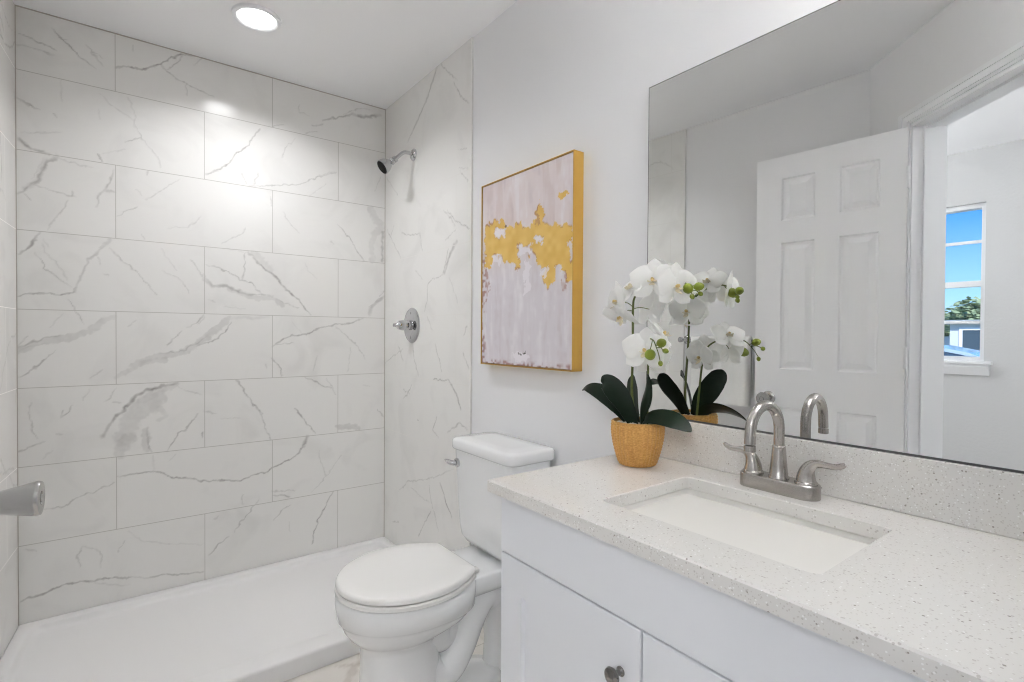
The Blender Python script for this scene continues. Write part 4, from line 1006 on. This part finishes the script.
def flower(c, face, up, size, stalk_from):
    """Moth orchid: three sepals behind, two broad petals, a three-lobed lip and a column."""
    c, f = Vector(c), Vector(face).normalized(); up = Vector(up); up = (up - f * up.dot(f)).normalized(); rt = up.cross(f)
    def dirv(deg): return up * math.cos(math.radians(deg)) + rt * math.sin(math.radians(deg))
    h = size / 2
    root = None
    for i, deg in enumerate((0, 128, -128)):
        b = BM(); petal_mesh(b, c - f * .003 + dirv(deg) * .003, dirv(deg) + f * .10, f, h * .98, h * .40, 'oval', -.10)
        if root is None: root = obj('flower', b, PETAL, orc, True, angle=80); root_o = root
        else: obj('sepal', b, PETAL, root, True, angle=80)
    for deg in (72, -72):
        b = BM(); petal_mesh(b, c + dirv(deg) * .002 + f * .001, dirv(deg) + f * .16, f, h * 1.05, h * .62, 'round', -.14); obj('petal', b, PETAL, root, True, angle=80)
    b = BM(); ld = (-up * .75 + f * .75)
    petal_mesh(b, c - up * .004 + f * .003, ld, f + up * .6, h * .42, h * .13, 'oval', .25)
    for s in (-1, 1): petal_mesh(b, c - up * .003 + f * .003, -up * .25 + rt * s * .55 + f * .8, up + f * .3 - rt * s * .2, h * .30, h * .16, 'round', .3)
    obj('lip', b, LIPM, root, True, angle=80)
    b = BM(); lathe(b, [(0.0, 0.0), (h * .07, .001), (h * .085, h * .10), (h * .06, h * .19), (0.0, h * .22)], c + f * .002, f + up * .25, 12); obj('column', b, LIPC, root, True)
    b = BM(); sf = Vector(stalk_from); tube(b, catmull([sf, (sf + c) / 2 - f * .006 + Vector((0, 0, .004)), c - f * .004], 5), .0011, 8); obj('flower_stalk', b, STEM, root, True)
IL = Vector((-.797, .603, 0)); TV = Vector((-.77, -.64, 0))     # towards image-left / towards the viewer
FL = [((1.020, .900, 1.276), IL + TV * .15 + Vector((0, 0, -.05)), (.25, .1, 1), .108, (1.056, .878, 1.262)),
      ((1.035, .903, 1.240), IL * .35 + TV * .55 + Vector((.2, .2, -.65)), (-.2, 0, 1), .102, (1.056, .879, 1.252)),
      ((1.040, .868, 1.312), IL * .75 + TV * .2 + Vector((0, 0, .55)), (.2, .3, 1), .100, (1.055, .866, 1.294)),
      ((1.042, .806, 1.324), TV * .85 + IL * .25 + Vector((0, 0, .20)), (0, 0, 1), .112, (1.058, .828, 1.320)),
      ((1.092, .800, 1.336), Vector((.75, -.1, .5)), (-.4, 0, 1), .098, (1.062, .800, 1.327)),
      ((1.058, .752, 1.307), TV * .8 - IL * .50 + Vector((0, 0, -.05)), (0, 0, 1), .112, (1.070, .765, 1.325)),
      ((1.100, .858, 1.258), Vector((.85, -.2, -.05)), (0, 0, 1), .104, (1.056, .878, 1.258)),
      ((.994, .790, 1.154), TV * .8 + IL * .25 + Vector((0, 0, .05)), (0.1, 0, 1), .108, (1.018, .797, 1.180)),
      ((1.030, .846, 1.146), IL * .95 + TV * .25, (.2, 0, 1), .094, (1.052, .827, 1.152)),
      ((1.036, .772, 1.192), Vector((.35, -.60, .55)), (-.3, .3, 1), .094, (1.020, .798, 1.180)),
      ((1.075, .832, 1.130), Vector((.85, .15, -.15)), (0, 0, 1), .094, (1.058, .830, 1.136))]
for args in FL: flower(*args)

# ------------------------------------------------------------------ outside the hall window
GZ = -0.5
LAWN = mat('lawn_and_drive', srgb(150, 150, 132), 0.9, var=0.3, vscale=1.5)
b = BM(); box(b, (-70, -40, GZ - 0.3), (HX0 - 0.3, 60, GZ)); struct(obj('ground', b, LAWN))
SIDING = mat('pale_siding', srgb(206, 210, 212), 0.8); ROOFM = mat('grey_shingle', srgb(168, 178, 184), 0.85, var=0.3, vscale=6); DKGL = mat('dark_window_glass', srgb(66, 82, 96), 0.15)
hs = thing('house', 'pale flat-roofed house across the street seen through the hall window', 'house', (-26, 5.5, GZ))
b = BM(); box(b, (-29, 1.5, GZ), (-23, 5.72, 1.74)); obj('wall', b, SIDING, hs)
b = BM(); box(b, (-28, 5.72, GZ), (-24.2, 9.5, 1.22)); obj('garage_wing', b, SIDING, hs)
b = BM(); prism(b, [(0.2, 1.70), (0.2, 1.84), (-6.6, 2.02), (-6.6, 1.74)], (-23, 1.0, 0), (1, 0, 0), (0, 0, 1), (0, 5.3, 0)); obj('roof', b, ROOFM, hs)
for y, w, z0, z1 in ((4.78, .56, -.4, 1.46), (3.2, .9, .4, 1.4)):
    b = BM(); holed(b, (-23 + .001, 0, 0), (0, 1, 0), (0, 0, 1), (.04, 0, 0), (y - .10, z0 - .05, y + w + .10, z1 + .10), (y, z0, y + w, z1)); f_ = obj('window_frame', b, TRIM, hs)
    b = BM(); box(b, (-22.998, y, z0), (-22.988, y + w, z1)); obj('window_pane', b, DKGL, f_)
CARP = mat('silver_blue_car_paint', srgb(188, 206, 222), 0.25, 0.3, coat=0.6); TYRE = mat('tyre', (.02, .02, .02, 1), .8); CGL = mat('car_glass', srgb(60, 80, 104), 0.05)
car = thing('car', 'pale silver car parked beyond the hall window sill', 'car', (-13, 3.9, GZ))
def carp(prof, x0, x1, tap=0.0):
    b = BM(); rings = []
    for x, k in ((x0, 1.0), (x0 - .05, 1.0), (x1 + .05, 1.0), (x1, 1.0)): rings.append([(x, y, GZ + z) for y, z in prof])
    loft(b, rings); bmesh.ops.translate(b, verts=b.verts, vec=(0, -0.78, 0)); return b
obj('body', carp([(2.75, .35), (2.72, .75), (2.95, .88), (3.75, 1.0), (6.2, 1.02), (6.75, .98), (6.95, .8), (6.95, .35)], -12.1, -13.9), CARP, car)
obj('cabin', carp([(2.95, .95), (3.20, 1.10), (3.75, 1.36), (4.4, 1.50), (5.2, 1.50), (5.9, 1.36), (6.5, 1.0)], -12.22, -13.78), CARP, car)
obj('side_window', carp([(3.35, 1.03), (3.5, 1.12), (3.85, 1.31), (4.4, 1.42), (5.2, 1.42), (5.75, 1.30), (6.1, 1.03)], -12.205, -12.24), CGL, car)
for y in (2.87, 5.22):
    for x in (-12.12, -13.88):
        b = BM(); lathe(b, [(0.0, -.1), (.30, -.1), (.33, -.06), (.33, .06), (.30, .1), (0.0, .1)], (x, y, GZ + .33), (1, 0, 0), 24); obj('wheel', b, TYRE, car, True)
LEAFG = mat('tree_foliage', srgb(150, 166, 128), 0.8, var=0.35, vscale=1.2); BARK = mat('tree_bark', srgb(90, 76, 62), 0.9)
def tree(x, y, h, r, label, seed):
    rng = random.Random(seed)
    t = thing('tree', label, 'tree', (x, y, GZ), group='trees behind the house')
    b = BM(); tube(b, [(x, y, GZ), (x + .1, y, GZ + h * .3), (x, y + .1, GZ + h * .7)], [.22, .17, .08], 10); obj('trunk', b, BARK, t, True)
    b = BM()
    for k in range(2600):
        a, ct_ = rng.uniform(0, 2 * PI), rng.uniform(-1, 1); rad = r * rng.uniform(.35, 1.0) * (1 + .25 * math.sin(3 * a) * math.cos(2 * ct_)); st_ = math.sqrt(1 - ct_ * ct_)
        p = Vector((x + rad * st_ * math.cos(a), y + rad * 1.2 * st_ * math.sin(a), GZ + h * .72 + rad * .75 * ct_))
        q = Matrix.Rotation(rng.uniform(0, 6.28), 3, 'Z') @ Matrix.Rotation(rng.uniform(-1.2, 1.2), 3, 'X'); s = rng.uniform(.10, .22)
        b.faces.new([b.verts.new(p + q @ Vector(v)) for v in ((-s, 0, 0), (0, -s * .6, .03), (s, 0, 0), (0, s * .6, .03))])
    o = obj('crown', b, LEAFG, t)
tree(-40, 10.6, 3.2, 1.6, 'rounded pale green tree farther from the street, seen left of the house', 1)
tree(-35, 6.9, 3.7, 1.65, 'taller bushy tree directly behind the house roof', 2)
